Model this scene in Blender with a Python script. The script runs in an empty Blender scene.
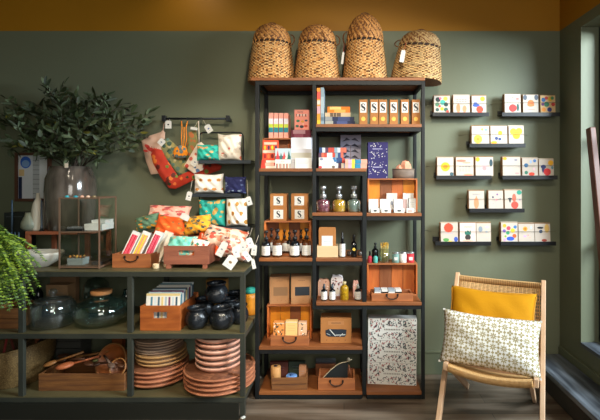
import bpy, math, random
from mathutils import Matrix, Vector, Euler
random.seed(7)
C = bpy.context.scene
COL = C.collection
PI = math.pi
F = 425.0
CX, CY, CZ = 344.0, 180.0, 1.5

# ------------------------------------------------------------ camera
cam_d = bpy.data.cameras.new('camera')
cam = bpy.data.objects.new('camera', cam_d); COL.objects.link(cam)
cam.location = (0, 0, CZ); cam.rotation_euler = (PI/2, 0, 0)
cam_d.sensor_width = 36; cam_d.lens = F/600*36
cam_d.shift_x = -(CX-300)/600; cam_d.shift_y = -(210-CY)/600
cam_d.clip_start = 0.05
C.camera = cam

# ------------------------------------------------------------ world, lights, exposure
w = bpy.data.worlds.new('world'); C.world = w; w.use_nodes = True
w.node_tree.nodes['Background'].inputs[0].default_value = (0.62, 0.78, 1.0, 1)
w.node_tree.nodes['Background'].inputs[1].default_value = 0.05
def area(name, loc, target, sx, sy, power, col):
    d = bpy.data.lights.new(name, 'AREA'); d.shape = 'RECTANGLE'; d.size = sx; d.size_y = sy
    d.energy = power; d.color = col
    o = bpy.data.objects.new(name, d); COL.objects.link(o); o.location = loc
    o.rotation_euler = (Vector(target)-Vector(loc)).to_track_quat('-Z', 'Y').to_euler()
    return o
area('window_daylight', (3.7, 1.0, 2.75), (0.5, 3.0, 1.0), 1.7, 1.5, 700, (0.88, 0.95, 1.0))
area('shopfront_daylight', (0.8, -1.6, 1.9), (0.0, 3.2, 1.0), 1.6, 1.3, 46, (1.0, 0.95, 0.86))
def spot(name, loc, target, power, size, blend, col, r=.06):
    d = bpy.data.lights.new(name, 'SPOT'); d.energy = power; d.spot_size = size; d.spot_blend = blend
    d.color = col; d.shadow_soft_size = r
    o = bpy.data.objects.new(name, d); COL.objects.link(o); o.location = loc
    o.rotation_euler = (Vector(target)-Vector(loc)).to_track_quat('-Z', 'Y').to_euler()
    return o
spot('ceiling_spot', (0.35, 0.3, 3.05), (0.0, 3.1, 1.35), 250, 1.1, 0.8, (1.0, 0.87, 0.68), .12)
spot('ceiling_spot', (-0.9, 0.5, 3.05), (-1.1, 3.0, .95), 175, .84, 0.9, (1.0, 0.86, 0.66), .12)
spot('ceiling_spot', (1.2, 0.4, 3.05), (1.0, 3.2, 1.25), 42, .75, 1.0, (1.0, 0.9, 0.74), .12)
spot('ceiling_spot', (-1.15, 2.95, 3.15), (-1.15, 3.27, 2.6), 4, 1.9, 1.0, (1.0, 0.86, 0.66))
vs = C.view_settings
vs.view_transform = 'Standard'; vs.look = 'None'; vs.exposure = 0.0; vs.gamma = 1.0
vs.use_curve_mapping = False

# ------------------------------------------------------------ helpers
def sc(D): return D/F
def X(px, D): return (px-CX)*D/F
def Z(py, D): return CZ-(py-CY)*D/F

def lin(h):
    if isinstance(h, str):
        h = h.lstrip('#'); c = [int(h[i:i+2], 16)/255 for i in (0, 2, 4)]
    else: c = h
    return tuple((v/12.92 if v <= .04045 else ((v+.055)/1.055)**2.4) for v in c)+(1,)
_m = {}
def mat(name, col, rough=.6, metal=0, spec=.5, vary=None, scale=8, stretch=(1, 1, 1), amt=.5, bump=0, bscale=60, sheen=0):
    """principled paint / wood / cloth: colour mixed with a second one by stretched noise"""
    if name in _m: return _m[name]
    m = bpy.data.materials.new(name); m.use_nodes = True; _m[name] = m
    nt = m.node_tree; N = nt.nodes; L = nt.links; b = N['Principled BSDF']
    b.inputs['Base Color'].default_value = lin(col)
    b.inputs['Roughness'].default_value = rough; b.inputs['Metallic'].default_value = metal
    b.inputs['Specular IOR Level'].default_value = spec
    if sheen: b.inputs['Sheen Weight'].default_value = sheen
    if vary or bump:
        tc = N.new('ShaderNodeTexCoord'); mp = N.new('ShaderNodeMapping')
        mp.inputs['Scale'].default_value = stretch
        L.new(tc.outputs['Object'], mp.inputs[0])
    if vary:
        n = N.new('ShaderNodeTexNoise'); n.inputs['Scale'].default_value = scale; n.inputs['Detail'].default_value = 5
        L.new(mp.outputs[0], n.inputs[0])
        r = N.new('ShaderNodeValToRGB'); r.color_ramp.elements[0].position = .5-.22*(1.01-amt)-.12; r.color_ramp.elements[1].position = .5+.22*(1.01-amt)+.12
        r.color_ramp.elements[0].color = lin(col); r.color_ramp.elements[1].color = lin(vary)
        L.new(n.outputs[0], r.inputs[0]); L.new(r.outputs[0], b.inputs['Base Color'])
    if bump:
        n2 = N.new('ShaderNodeTexNoise'); n2.inputs['Scale'].default_value = bscale; n2.inputs['Detail'].default_value = 4
        L.new(mp.outputs[0], n2.inputs[0])
        bp = N.new('ShaderNodeBump'); bp.inputs['Strength'].default_value = bump; bp.inputs['Distance'].default_value = .01
        L.new(n2.outputs[0], bp.inputs['Height']); L.new(bp.outputs[0], b.inputs['Normal'])
    return m
def glass(name, tint, gloss=.1, rough=.03, body=None, bodyamt=.0, k=.6):
    if name in _m: return _m[name]
    m = bpy.data.materials.new(name); m.use_nodes = True; _m[name] = m
    nt = m.node_tree; N = nt.nodes; L = nt.links; N.remove(N['Principled BSDF'])
    out = N['Material Output']
    t = N.new('ShaderNodeBsdfTransparent'); t.inputs[0].default_value = lin(tint)
    g = N.new('ShaderNodeBsdfGlossy'); g.inputs['Roughness'].default_value = rough
    g.inputs[0].default_value = (1, 1, 1, 1)
    lw = N.new('ShaderNodeLayerWeight'); lw.inputs[0].default_value = .35
    mx = N.new('ShaderNodeMath'); mx.operation = 'MULTIPLY_ADD'; mx.inputs[1].default_value = k; mx.inputs[2].default_value = gloss
    L.new(lw.outputs['Facing'], mx.inputs[0])
    s = N.new('ShaderNodeMixShader'); L.new(mx.outputs[0], s.inputs[0])
    if body:
        d = N.new('ShaderNodeBsdfDiffuse'); d.inputs[0].default_value = lin(body)
        s2 = N.new('ShaderNodeMixShader'); s2.inputs[0].default_value = bodyamt
        L.new(t.outputs[0], s2.inputs[1]); L.new(d.outputs[0], s2.inputs[2]); L.new(s2.outputs[0], s.inputs[1])
    else: L.new(t.outputs[0], s.inputs[1])
    L.new(g.outputs[0], s.inputs[2]); L.new(s.outputs[0], out.inputs[0])
    return m
def planks(name, c1, c2, c3, axis='Z', width=.1, length=2.0, rough=.6, grain=30, gap='#15100c', bump=.3):
    """board surface: brick pattern for the boards, stretched noise for the grain"""
    if name in _m: return _m[name]
    m = bpy.data.materials.new(name); m.use_nodes = True; _m[name] = m
    nt = m.node_tree; N = nt.nodes; L = nt.links; b = N['Principled BSDF']; b.inputs['Roughness'].default_value = rough
    tc = N.new('ShaderNodeTexCoord'); mp = N.new('ShaderNodeMapping')
    if axis == 'Z': mp.inputs['Rotation'].default_value = (0, 0, 0)
    if axis == 'Y': mp.inputs['Rotation'].default_value = (0, 0, PI/2)
    L.new(tc.outputs['Object'], mp.inputs[0])
    br = N.new('ShaderNodeTexBrick'); br.inputs['Scale'].default_value = 1
    br.inputs['Brick Width'].default_value = length; br.inputs['Row Height'].default_value = width
    br.inputs['Mortar Size'].default_value = .0025; br.inputs['Mortar Smooth'].default_value = .3
    br.inputs['Color1'].default_value = lin(c1); br.inputs['Color2'].default_value = lin(c2); br.inputs['Mortar'].default_value = lin(gap)
    L.new(mp.outputs[0], br.inputs[0])
    mp2 = N.new('ShaderNodeMapping'); mp2.inputs['Scale'].default_value = (.12, 1, 1); L.new(mp.outputs[0], mp2.inputs[0])
    n = N.new('ShaderNodeTexNoise'); n.inputs['Scale'].default_value = grain; n.inputs['Detail'].default_value = 6; L.new(mp2.outputs[0], n.inputs[0])
    r = N.new('ShaderNodeValToRGB'); r.color_ramp.elements[0].position = .42; r.color_ramp.elements[1].position = .68
    L.new(n.outputs[0], r.inputs[0])
    mi = N.new('ShaderNodeMixRGB'); mi.inputs[2].default_value = lin(c3)
    mm = N.new('ShaderNodeMath'); mm.operation = 'MULTIPLY'; mm.inputs[1].default_value = .75
    L.new(r.outputs[0], mm.inputs[0]); L.new(mm.outputs[0], mi.inputs[0])
    L.new(br.outputs[0], mi.inputs[1]); L.new(mi.outputs[0], b.inputs['Base Color'])
    bp = N.new('ShaderNodeBump'); bp.inputs['Strength'].default_value = bump; bp.inputs['Distance'].default_value = .004
    L.new(n.outputs[0], bp.inputs['Height']); L.new(bp.outputs[0], b.inputs['Normal'])
    return m

class MB:
    def __init__(s): s.v = []; s.f = []; s.mi = []; s.sm = []; s.mats = []; s.M = Matrix.Identity(4)
    def k(s, m):
        if m not in s.mats: s.mats.append(m)
        return s.mats.index(m)
    def add(s, vs_, fs, m, smooth=False):
        o = len(s.v); i = s.k(m)
        s.v += [tuple(s.M @ Vector(p)) for p in vs_]
        for f in fs: s.f.append([o+a for a in f]); s.mi.append(i); s.sm.append(smooth)
        return s
    def box(s, x0, x1, y0, y1, z0, z1, m):
        if x0 > x1: x0, x1 = x1, x0
        if y0 > y1: y0, y1 = y1, y0
        if z0 > z1: z0, z1 = z1, z0
        p = [(x, y, z) for x in (x0, x1) for y in (y0, y1) for z in (z0, z1)]
        return s.add(p, [(0, 1, 3, 2), (4, 6, 7, 5), (0, 4, 5, 1), (2, 3, 7, 6), (0, 2, 6, 4), (1, 5, 7, 3)], m)
    def bar(s, p, q, w, h, m, up=(0, 0, 1)):
        p = Vector(p); q = Vector(q); d = (q-p).normalized(); u = Vector(up)
        if abs(d.dot(u)) > .98: u = Vector((0, 1, 0))
        a = d.cross(u).normalized()*w/2; b = a.cross(d).normalized()*h/2
        P = [p-a-b, p+a-b, p+a+b, p-a+b, q-a-b, q+a-b, q+a+b, q-a+b]
        return s.add(P, [(3, 2, 1, 0), (4, 5, 6, 7), (0, 1, 5, 4), (1, 2, 6, 5), (2, 3, 7, 6), (3, 0, 4, 7)], m)
    def lathe(s, prof, m, seg=24, sx=1, sy=1, c=(0, 0, 0), smooth=True, fn=None):
        vs_ = []; fs = []; n = len(prof)
        for i in range(seg):
            a = 2*PI*i/seg
            for j, (r, z) in enumerate(prof):
                if fn: r = fn(r, z, a)
                vs_.append((c[0]+r*math.cos(a)*sx, c[1]+r*math.sin(a)*sy, c[2]+z))
        for i in range(seg):
            k2 = (i+1) % seg
            for j in range(n-1): fs.append((i*n+j, k2*n+j, k2*n+j+1, i*n+j+1))
        if prof[0][0] > 1e-6: fs.append([i*n for i in range(seg)][::-1])
        if prof[-1][0] > 1e-6: fs.append([i*n+n-1 for i in range(seg)])
        return s.add(vs_, fs, m, smooth)
    def tube(s, pts, r, m, seg=6, closed=False, r2=None):
        pts = [Vector(p) for p in pts]; n = len(pts); vs_ = []; fs = []
        prev = None
        for i, p in enumerate(pts):
            if closed: d = pts[(i+1) % n]-pts[i-1]
            else: d = pts[min(i+1, n-1)]-pts[max(i-1, 0)]
            d.normalize()
            u = prev if prev is not None else (Vector((0, 0, 1)) if abs(d.z) < .9 else Vector((1, 0, 0)))
            a = d.cross(u)
            if a.length < 1e-4: a = d.cross(Vector((0, 1, 0)))
            a.normalize(); b = a.cross(d).normalized(); prev = b
            rr = r if r2 is None else r+(r2-r)*i/(n-1)
            for k in range(seg):
                t = 2*PI*k/seg; vs_.append(p+a*math.cos(t)*rr+b*math.sin(t)*rr)
        for i in range(n if closed else n-1):
            j = (i+1) % n
            for k in range(seg):
                k2 = (k+1) % seg; fs.append((i*seg+k, i*seg+k2, j*seg+k2, j*seg+k))
        if not closed: fs.append(list(range(seg))[::-1]); fs.append([(n-1)*seg+k for k in range(seg)])
        return s.add(vs_, fs, m, True)
    def poly(s, pts, y, m):          # flat print facing -Y
        return s.add([(p[0], y, p[1]) for p in pts], [list(range(len(pts)))], m)
    def disc(s, x, z, rx, rz, y, m, n=14, rot=0):
        c_, s_ = math.cos(rot), math.sin(rot)
        P = [(rx*math.cos(2*PI*i/n), rz*math.sin(2*PI*i/n)) for i in range(n)]
        return s.poly([(x+a*c_-b*s_, z+a*s_+b*c_) for a, b in P], y, m)
    def line(s, x0, z0, x1, z1, w, y, m):
        d = Vector((x1-x0, z1-z0)); d.normalize(); a = Vector((-d.y, d.x))*w/2
        return s.poly([(x0-a.x, z0-a.y), (x1-a.x, z1-a.y), (x1+a.x, z1+a.y), (x0+a.x, z0+a.y)], y, m)
    def prism(s, pts, y0, y1, m):    # outline in XZ given thickness in Y
        n = len(pts); V = [(p[0], y0, p[1]) for p in pts]+[(p[0], y1, p[1]) for p in pts]
        fs = [list(range(n)), [n+i for i in range(n)][::-1]]+[(i, n+i, n+(i+1) % n, (i+1) % n) for i in range(n)]
        return s.add(V, fs, m)
    def pillow(s, wd, ht, th, m, n=18, pinch=.07, mf=None, crumple=0, seed=0):
        """cushion standing in XZ, centre at origin; mf(u,v)->material for front faces"""
        rnd = random.Random(seed); ph = [rnd.uniform(0, 6) for _ in range(6)]
        for side in (-1, 1):
            V = []; Fs = {}
            for j in range(n+1):
                for i in range(n+1):
                    u = 2*i/n-1; v = 2*j/n-1
                    e = max(0, (1-abs(u)**3.0)*(1-abs(v)**3.0))**.55
                    px_ = u*wd/2*(1-pinch*(1-v*v)*0.6*abs(u)**2); pz_ = v*ht/2*(1-pinch*(1-u*u)*0.8*abs(v)**2)
                    y = side*th/2*e
                    if crumple: 
                        k_ = crumple*(math.sin(u*5+ph[0]+v*2)*math.cos(v*6+ph[1])+.6*math.sin(u*11+v*7+ph[2]))
                        y += side*k_*th*e; pz_ += crumple*.25*ht*math.sin(u*4+ph[3])*(v > 0)*abs(v)
                    V.append((px_, y, pz_))
            for j in range(n):
                for i in range(n):
                    a = j*(n+1)+i; q = (a, a+1, a+n+2, a+n+1)
                    mm = mf((i+.5)/n, (j+.5)/n) if mf and side < 0 else m
                    Fs.setdefault(mm, []).append(q if side < 0 else q[::-1])
            for mm, q in Fs.items(): s.add(V, q, mm, True)
        return s
    def sphere(s, c, r, m, seg=16, rings=10, sx=1, sy=1, sz=1):
        prof = [(max(1e-7, r*math.sin(PI*j/rings)), -r*math.cos(PI*j/rings)*sz) for j in range(rings+1)]
        return s.lathe(prof, m, seg, sx, sy, c)
    def build(s, name, parent=None, loc=None, rot=None, bevel=0, weld=False, solid=0):
        me = bpy.data.meshes.new(name); me.from_pydata(s.v, [], s.f)
        for m in s.mats: me.materials.append(m)
        me.polygons.foreach_set('material_index', s.mi); me.polygons.foreach_set('use_smooth', s.sm)
        me.validate(); me.update()
        o = bpy.data.objects.new(name, me); COL.objects.link(o)
        if parent: o.parent = parent
        if loc: o.location = loc
        if rot: o.rotation_euler = rot
        if weld: md = o.modifiers.new('weld', 'WELD'); md.merge_threshold = .0002
        if solid: md = o.modifiers.new('solid', 'SOLIDIFY'); md.thickness = solid
        if bevel: md = o.modifiers.new('bevel', 'BEVEL'); md.width = bevel; md.segments = 2; md.limit_method = 'ANGLE'
        return o
def thing(name, label, cat, loc=(0, 0, 0), rot=0, group=None):
    o = bpy.data.objects.new(name, None); COL.objects.link(o); o.empty_display_size = .05
    o.location = loc; o.rotation_euler = rot if isinstance(rot, tuple) else (0, 0, rot)
    o['label'] = label; o['category'] = cat
    if group: o['group'] = group
    return o
def tag(o, label, cat, group=None):
    o['label'] = label; o['category'] = cat
    if group: o['group'] = group
    return o
def struct(o): o['kind'] = 'structure'; return o
def dup(root, loc, label, rot=None):
    r = root.copy(); COL.objects.link(r); r.location = loc; r['label'] = label
    if rot is not None: r.rotation_euler = rot
    for ch in list(root.children):
        c_ = ch.copy(); COL.objects.link(c_); c_.parent = r
        for g in ch.children:
            d = g.copy(); COL.objects.link(d); d.parent = c_
    return r

# ------------------------------------------------------------ materials
steel = mat('dark_steel', '#0e1112', .55, .0, spec=.35, vary='#171b1c', scale=9)
tsteel = mat('table_steel', '#2e312c', .45, .1, vary='#3f4138', scale=5, bump=.1)
board = mat('stained_board', '#a0602f', .5, vary='#6c3d22', scale=9, stretch=(.25, 1, 1), bump=.15)
boardtop = board
deckm = mat('deck_board', '#544d34', .45, vary='#665e3f', scale=5, bump=.08)
kraft = mat('kraft_card', '#b0743c', .8, vary='#a46a35', scale=14)
kraft2 = mat('kraft_card_pale', '#b8865a', .8, vary='#ac7a4e', scale=14)
white = mat('white_paper', '#dedbd4', .7)
cream = mat('cream_paper', '#d9cbb6', .75)
black = mat('black_plastic', '#16171a', .35)
ink = mat('ink', '#22242c', .6)
graymark = mat('pale_ink', '#8c929c', .7)
crateo = mat('orange_crate_wood', '#cf7430', .6, vary='#a8521f', scale=11, stretch=(2.5, 2.5, .25), bump=.2)
crateh = mat('orange_crate_wood_long', '#b8703c', .6, vary='#84482a', scale=11, stretch=(.25, 2.5, 2.5), bump=.2)
crated = mat('dark_crate_wood', '#7a4424', .6, vary='#96592f', scale=11, stretch=(2.5, 2.5, .25), bump=.2)
crategold = mat('golden_crate_wood', '#e8951f', .55, vary='#cf7c18', scale=11, stretch=(2.5, 2.5, .3), bump=.15)
crateaged = mat('aged_crate_wood', '#57331d', .65, vary='#94602f', scale=16, stretch=(.25, 2.5, 2.5), bump=.3)
iron = mat('handle_iron', '#2c211c', .5, .4)
bamboo = mat('pale_bamboo', '#dcc096', .6, vary='#cfae80', scale=9, stretch=(.3, 2, 2))
amber = mat('amber_glass', '#2a150c', .08, spec=.8)
ambr2 = mat('amber_glass_lit', '#6b3a16', .1, spec=.8, vary='#2d160c', scale=18)
blackglass = mat('black_glass', '#0d1114', .1, spec=.8)
silver = mat('silver_metal', '#c9cccf', .28, .85)
def solidc(h): return mat('print_'+h.strip('#'), h, .7)

# ------------------------------------------------------------ the room
WY = 3.29; RX = 1.67; LX = -3.35; CEIL = 3.25; BAND = Z(31, WY)
def wallmat():
    m = bpy.data.materials.new('painted_wall'); m.use_nodes = True; nt = m.node_tree; N = nt.nodes; L = nt.links
    b = N['Principled BSDF']; b.inputs['Roughness'].default_value = .55; b.inputs['Specular IOR Level'].default_value = .35
    g = N.new('ShaderNodeNewGeometry'); sp = N.new('ShaderNodeSeparateXYZ'); L.new(g.outputs['Position'], sp.inputs[0])
    gt = N.new('ShaderNodeMath'); gt.operation = 'GREATER_THAN'; gt.inputs[1].default_value = BAND; L.new(sp.outputs[2], gt.inputs[0])
    n = N.new('ShaderNodeTexNoise'); n.inputs['Scale'].default_value = 2.2; n.inputs['Detail'].default_value = 6; L.new(g.outputs['Position'], n.inputs[0])
    a = N.new('ShaderNodeMixRGB'); a.inputs[1].default_value = lin('#676b55'); a.inputs[2].default_value = lin('#6f745e'); L.new(n.outputs[0], a.inputs[0])
    c = N.new('ShaderNodeMixRGB'); c.inputs[1].default_value = lin('#9c6a10'); c.inputs[2].default_value = lin('#ac7614'); L.new(n.outputs[0], c.inputs[0])
    mx = N.new('ShaderNodeMixRGB'); L.new(gt.outputs[0], mx.inputs[0]); L.new(a.outputs[0], mx.inputs[1]); L.new(c.outputs[0], mx.inputs[2])
    L.new(mx.outputs[0], b.inputs['Base Color'])
    n2 = N.new('ShaderNodeTexNoise'); n2.inputs['Scale'].default_value = 45; n2.inputs['Detail'].default_value = 3; L.new(g.outputs['Position'], n2.inputs[0])
    bp = N.new('ShaderNodeBump'); bp.inputs['Strength'].default_value = .06; bp.inputs['Distance'].default_value = .01
    L.new(n2.outputs[0], bp.inputs['Height']); L.new(bp.outputs[0], b.inputs['Normal'])
    return m
wallp = wallmat(); _m['wall'] = wallp
floorm = planks('floor_boards', '#5a4a3a', '#45392e', '#9a8a78', 'Z', .13, 1.9, .38, 9, bump=.5)
ceilm = mat('ceiling_paint', '#9a927c', .8)
skirt = mat('skirting_paint', '#656b54', .5)
a = MB(); a.box(LX-.1, RX+.25, -2.2, WY+.1, -.1, 0, floorm); struct(a.build('floor'))
a = MB(); a.box(LX-.1, RX+.12, WY, WY+.1, 0, CEIL, wallp); struct(a.build('wall_back'))
a = MB(); a.box(LX-.1, LX, -2.2, WY, 0, CEIL, wallp); struct(a.build('wall_left'))
a = MB(); a.box(LX-.1, RX+.25, -2.2, WY+.1, CEIL, CEIL+.1, ceilm); struct(a.build('ceiling'))
WZ0, WZ1, WY0, WY1 = Z(342, 2.995), Z(27, 2.995), .45, 2.995
a = MB(); T = .2                                   # right wall with the window opening cut out
a.box(RX, RX+T, WY1, WY, 0, CEIL, wallp); a.box(RX, RX+T, -2.2, WY0, 0, CEIL, wallp)
a.box(RX, RX+T, WY0, WY1, 0, WZ0-.03, wallp); a.box(RX, RX+T, WY0, WY1, WZ1, CEIL, wallp)
struct(a.build('wall_right'))
# window: frame, glazing bars, pane, sill
winp = mat('window_paint_dark', '#20282b', .4)
blue = planks('bench_boards', '#454a51', '#383d44', '#8e969e', 'Y', .13, 1.4, .42, 18, gap='#14181c')
a = MB(); xf = RX+.125
fw = .05
a.box(xf, xf+.05, WY0, WY1, WZ0, WZ0+fw, winp); a.box(xf, xf+.05, WY0, WY1, WZ1-fw, WZ1, winp)
for y in (WY0, WY1-fw): a.box(xf, xf+.05, y, y+fw, WZ0+fw, WZ1-fw, winp)
for y in (1.3, 2.14): a.box(xf+.005, xf+.045, y-.02, y+.02, WZ0+fw, WZ1-fw, winp)
for z in (1.08, 1.8): a.box(xf+.005, xf+.045, WY0+fw, WY1-fw, z-.015, z+.015, winp)
wf = struct(a.build('window_1', bevel=.004))
a = MB(); a.box(xf+.02, xf+.026, WY0+fw, WY1-fw, WZ0+fw, WZ1-fw, glass('window_glass', '#f4f8fa', .04)); a.build('pane', wf)
a = MB(); a.box(RX-.005, xf, WY0, WY1-.002, WZ0-.028, WZ0, blue); a.build('window_sill', wf, bevel=.003)
# baseboards
a = MB(); zt = Z(350, WY); a.box(X(424, WY), RX-.30, WY-.016, WY, 0, zt-.012, skirt); a.box(X(424, WY), RX-.30, WY-.022, WY, zt-.016, zt, skirt)
a.box(LX, X(424, WY), WY-.016, WY, 0, zt, skirt)
struct(a.build('baseboard_back', bevel=.003))
BZ = 1.5-.813*(RX/1.0)*1.0 if False else Z(352.5, WY)            # bench height
a = MB(); a.box(RX-.018, RX, -1.5, WY-.02, BZ+.002, BZ+.06, skirt); struct(a.build('baseboard_right', bevel=.004))
# raised bench under the window
bw = .235
t = thing('window_bench', 'low dark blue-grey plank bench running along the window wall', 'bench', (RX-bw, 0, 0))
a = MB(); a.box(-.02, bw-.002, -1.6, WY-.024, BZ-.035, BZ, blue); a.build('bench_top', t, bevel=.005)
a = MB(); a.box(0, bw-.004, -1.6, WY-.03, 0.001, BZ-.036, mat('bench_riser', '#2b2a28', .6, vary='#37322d', scale=6)); a.build('bench_front', t)
# leaning plank in the window
t = MB(); wd = mat('walnut_post', '#6b3c26', .5, vary='#4c2a1a', scale=8, stretch=(2, 2, .2))
p0 = Vector((X(590.5, 2.86), 2.86, Z(128, 2.86))); p1 = Vector((X(614, 2.6), 2.6, Z(345, 2.6)))
p1.z = WZ0+.004; 
t.bar(p0, p1, .04, .055, wd, up=(0, 1, 0))
o = t.build('leaning_post', bevel=.006); tag(o, 'brown wooden post leaning at the edge of the bright window', 'post')
# ------------------------------------------------------------ tall shelving unit
SD = 2.90; SB = 3.262
sh = {k: Z(v, SD) for k, v in dict(top=77.5, A=124, B=168.3, C2=212.6, C3=213, D=258.2, E=302, F=346.5, G=391.5).items()}
xs = dict(l0=X(255, SD), l1=X(259, SD), m0=X(312.3, SD), m1=X(316, SD), n0=X(362.3, SD), n1=X(366.5, SD), r0=X(421.5, SD), r1=X(425, SD))
unit = thing('shelving_unit', 'tall black steel shelving unit with reddish wooden shelves', 'shelving', (0, SD, 0))
pt = .026
zb, zt = 0.004, sh['top']-.022
def post(x0, x1, y, z0, z1):
    m = MB(); m.box(x0, x1, y, y+pt, z0, z1, steel); m.build('post', unit, bevel=.002)
for y in (0.0, SB-SD-pt):
    post(xs['l0'], xs['l1'], y, zb, zt); post(xs['r0'], xs['r1'], y, zb, zt)
    post(xs['m0'], xs['m1'], y, sh['E']-.05, zt)
    post(xs['n0'], xs['n1'], y, zb+.03, sh['B']-.05)
def shelf(x0, x1, z, front=0.0, th=.022, st=.028):
    m = MB(); m.box(x0, x1, front-.003, SB-SD-.004, z-th, z, board); m.build('shelf_board', unit, bevel=.002)
    m = MB()
    for (ya, yb) in ((.001, .025), (SB-SD-.027, SB-SD-.003)): m.box(x0+.002, x1-.002, ya, yb, z-th-st, z-th-.0005, steel)
    for (xa, xb) in ((x0+.003, x0+.025), (x1-.025, x1-.003)): m.box(xa, xb, .025, SB-SD-.027, z-th-st, z-th-.0005, steel)
    m.build('shelf_rail', unit)
L1, M0, M1, N0, N1, R0 = [xs[k] for k in ('l1', 'm0', 'm1', 'n0', 'n1', 'r0')]
m = MB(); m.box(xs['l0']-.03, xs['r1'], -.004, SB-SD-.004, sh['top']-.021, sh['top'], board); m.build('top_board', unit, bevel=.002)
m = MB()
for (ya, yb) in ((.001, .025), (SB-SD-.027, SB-SD-.003)): m.box(xs['l1'], xs['r0'], ya, yb, zt-.027, zt, steel)
for (xa, xb) in ((xs['l0']+.002, xs['l1']), (xs['r0'], xs['r1']-.002)): m.box(xa, xb, .026, SB-SD-.027, zt-.027, zt-.001, steel)
m.build('top_frame', unit)
shelf(M1, R0, sh['A']); shelf(L1, M0, sh['B']); shelf(M1, N1, sh['B'], -.003)
shelf(M0-.001, N0, sh['C2'], -.004); shelf(N1, R0, sh['C3'])
shelf(L1, M0, sh['D']); shelf(M1, N0, sh['D'])
shelf(M1+.001, R0, sh['E'], -.004)
shelf(L1, N0, sh['F']); shelf(L1, N0, sh['G']); shelf(N1, R0, sh['G'])

# ------------------------------------------------------------ wooden risers, trays
def riser(label, px0, px1, ptop, z0, D=3.03, dep=.185, mats=None, name='wooden_crate', nplank=4, pk_=.075):
    """crate lying on its side: open to the front, plank back"""
    x0, x1 = X(px0, D), X(px1, D); h = Z(ptop, D)-z0; wd_ = x1-x0; th = .011
    t = thing(name, label, 'crate', ((x0+x1)/2, D, z0+.0005), 0, 'open wooden crates used as risers')
    mats = mats or [crategold, crated, crateo, crategold]
    m = MB(); m.box(-wd_/2, wd_/2, 0, dep, h-th, h, crateh); m.build('top_panel', t, bevel=.0015)
    for s_ in (-1, 1):
        m = MB(); m.box(s_*wd_/2, s_*(wd_/2-th), 0, dep, th, h-th, crateo); m.build('side_panel', t, bevel=.0015)
    m = MB(); m.box(-wd_/2, wd_/2, 0, dep, 0, th-.001, crateh); m.build('bottom_panel', t)
    iw = (wd_-2*th)/nplank
    m = MB()
    for i in range(nplank):
        xa = -wd_/2+th+i*iw; m.box(xa+.002, xa+iw-.002, pk_-.012, pk_-.003, th, h-th, mats[i % len(mats)])
    m.box(-wd_/2+th, wd_/2-th, pk_-.003, pk_-.001, th, h-th, crated)
    m.build('back_planks', t); return t, h
r1, h1 = riser('orange-brown open crate on the upper left shelf carrying a row of thin books', 262.5, 311, 138, sh['B'], 3.0, .2)
r2, h2 = riser('orange plank crate on its side behind the small white boxes', 367.5, 417.5, 178.5, sh['C3'], 3.02, .19, [crategold, crated, crateo, crategold])
r3, h3 = riser('golden open crate behind the amber bottles, under four square boxes', 264, 311, 221, sh['D'], 3.0, .2, [crated, crategold, crated, crategold], pk_=.105)
r4, h4 = riser('reddish plank crate behind the tray of black and white packets', 367, 417.5, 263.5, sh['E'], 3.06, .17, [crateo, crated, crateo, crateo])
r5, h5 = riser('shadowed brown crate under the two windowed gift boxes', 267, 311.5, 305, sh['F'], 3.03, .18, [crategold, crategold, crated, crategold])
RZ = {1: sh['B']+h1, 2: sh['C3']+h2, 3: sh['D']+h3, 4: sh['E']+h4, 5: sh['F']+h5}

def tray(label, loc, wd_, dp, h, wm, rot=0, handle='arc', th=.012, slats=1, group=None, feet=0, name='wooden_tray', hollow=False):
    t = thing(name, label, 'crate', loc, rot, group)
    zf = feet
    def side(y0, y1, nm, hole=False):
        m = MB()
        if hole:
            hw, hh = wd_*.17, h*.13; zc = zf+h*.62
            m.box(-wd_/2, wd_/2, y0, y1, zf, zc-hh, wm); m.box(-wd_/2, wd_/2, y0, y1, zc+hh, zf+h, wm)
            m.box(-wd_/2, -hw, y0, y1, zc-hh, zc+hh, wm); m.box(hw, wd_/2, y0, y1, zc-hh, zc+hh, wm)
        else:
            for k_ in range(slats):
                a_ = zf+h*k_/slats; b_ = zf+h*(k_+1)/slats-(.004 if k_ < slats-1 else 0); m.box(-wd_/2, wd_/2, y0, y1, a_, b_, wm)
        return m.build(nm, t, bevel=.0015)
    fp = side(0, th, 'front_panel', handle == 'hole'); side(dp-th, dp, 'rear_panel')
    for s_ in (-1, 1):
        m = MB(); m.box(s_*wd_/2, s_*(wd_/2-th), th+.0003, dp-th-.0003, zf, zf+h*.98, wm); m.build('side_panel', t, bevel=.0015)
    m = MB(); m.box(-wd_/2+th, wd_/2-th, th, dp-th, zf, zf+.008, wm); m.build('bottom_panel', t)
    if handle == 'arc':
        m = MB(); r = min(wd_*.17, h*.7)
        m.tube([(r*math.cos(a_), -.006-.012*math.sin(-a_)*-1 if False else -.009, zf+h*.74+r*.62*math.sin(a_)) for a_ in [PI+PI*i/10 for i in range(11)]], .0035, iron)
        for s_ in (-1, 1): m.box(s_*r-.006, s_*r+.006, -.004, 0, zf+h*.74-.006, zf+h*.74+.012, iron)
        m.build('handle', fp)
    if feet:
        for sx in (-1, 1):
            for yy in (0.002, dp-.03):
                m = MB(); m.box(sx*(wd_/2-.028)-.014, sx*(wd_/2-.028)+.014, yy, yy+.026, 0, feet-.0005, wm); m.build('foot', t, bevel=.001)
    return t

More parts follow.
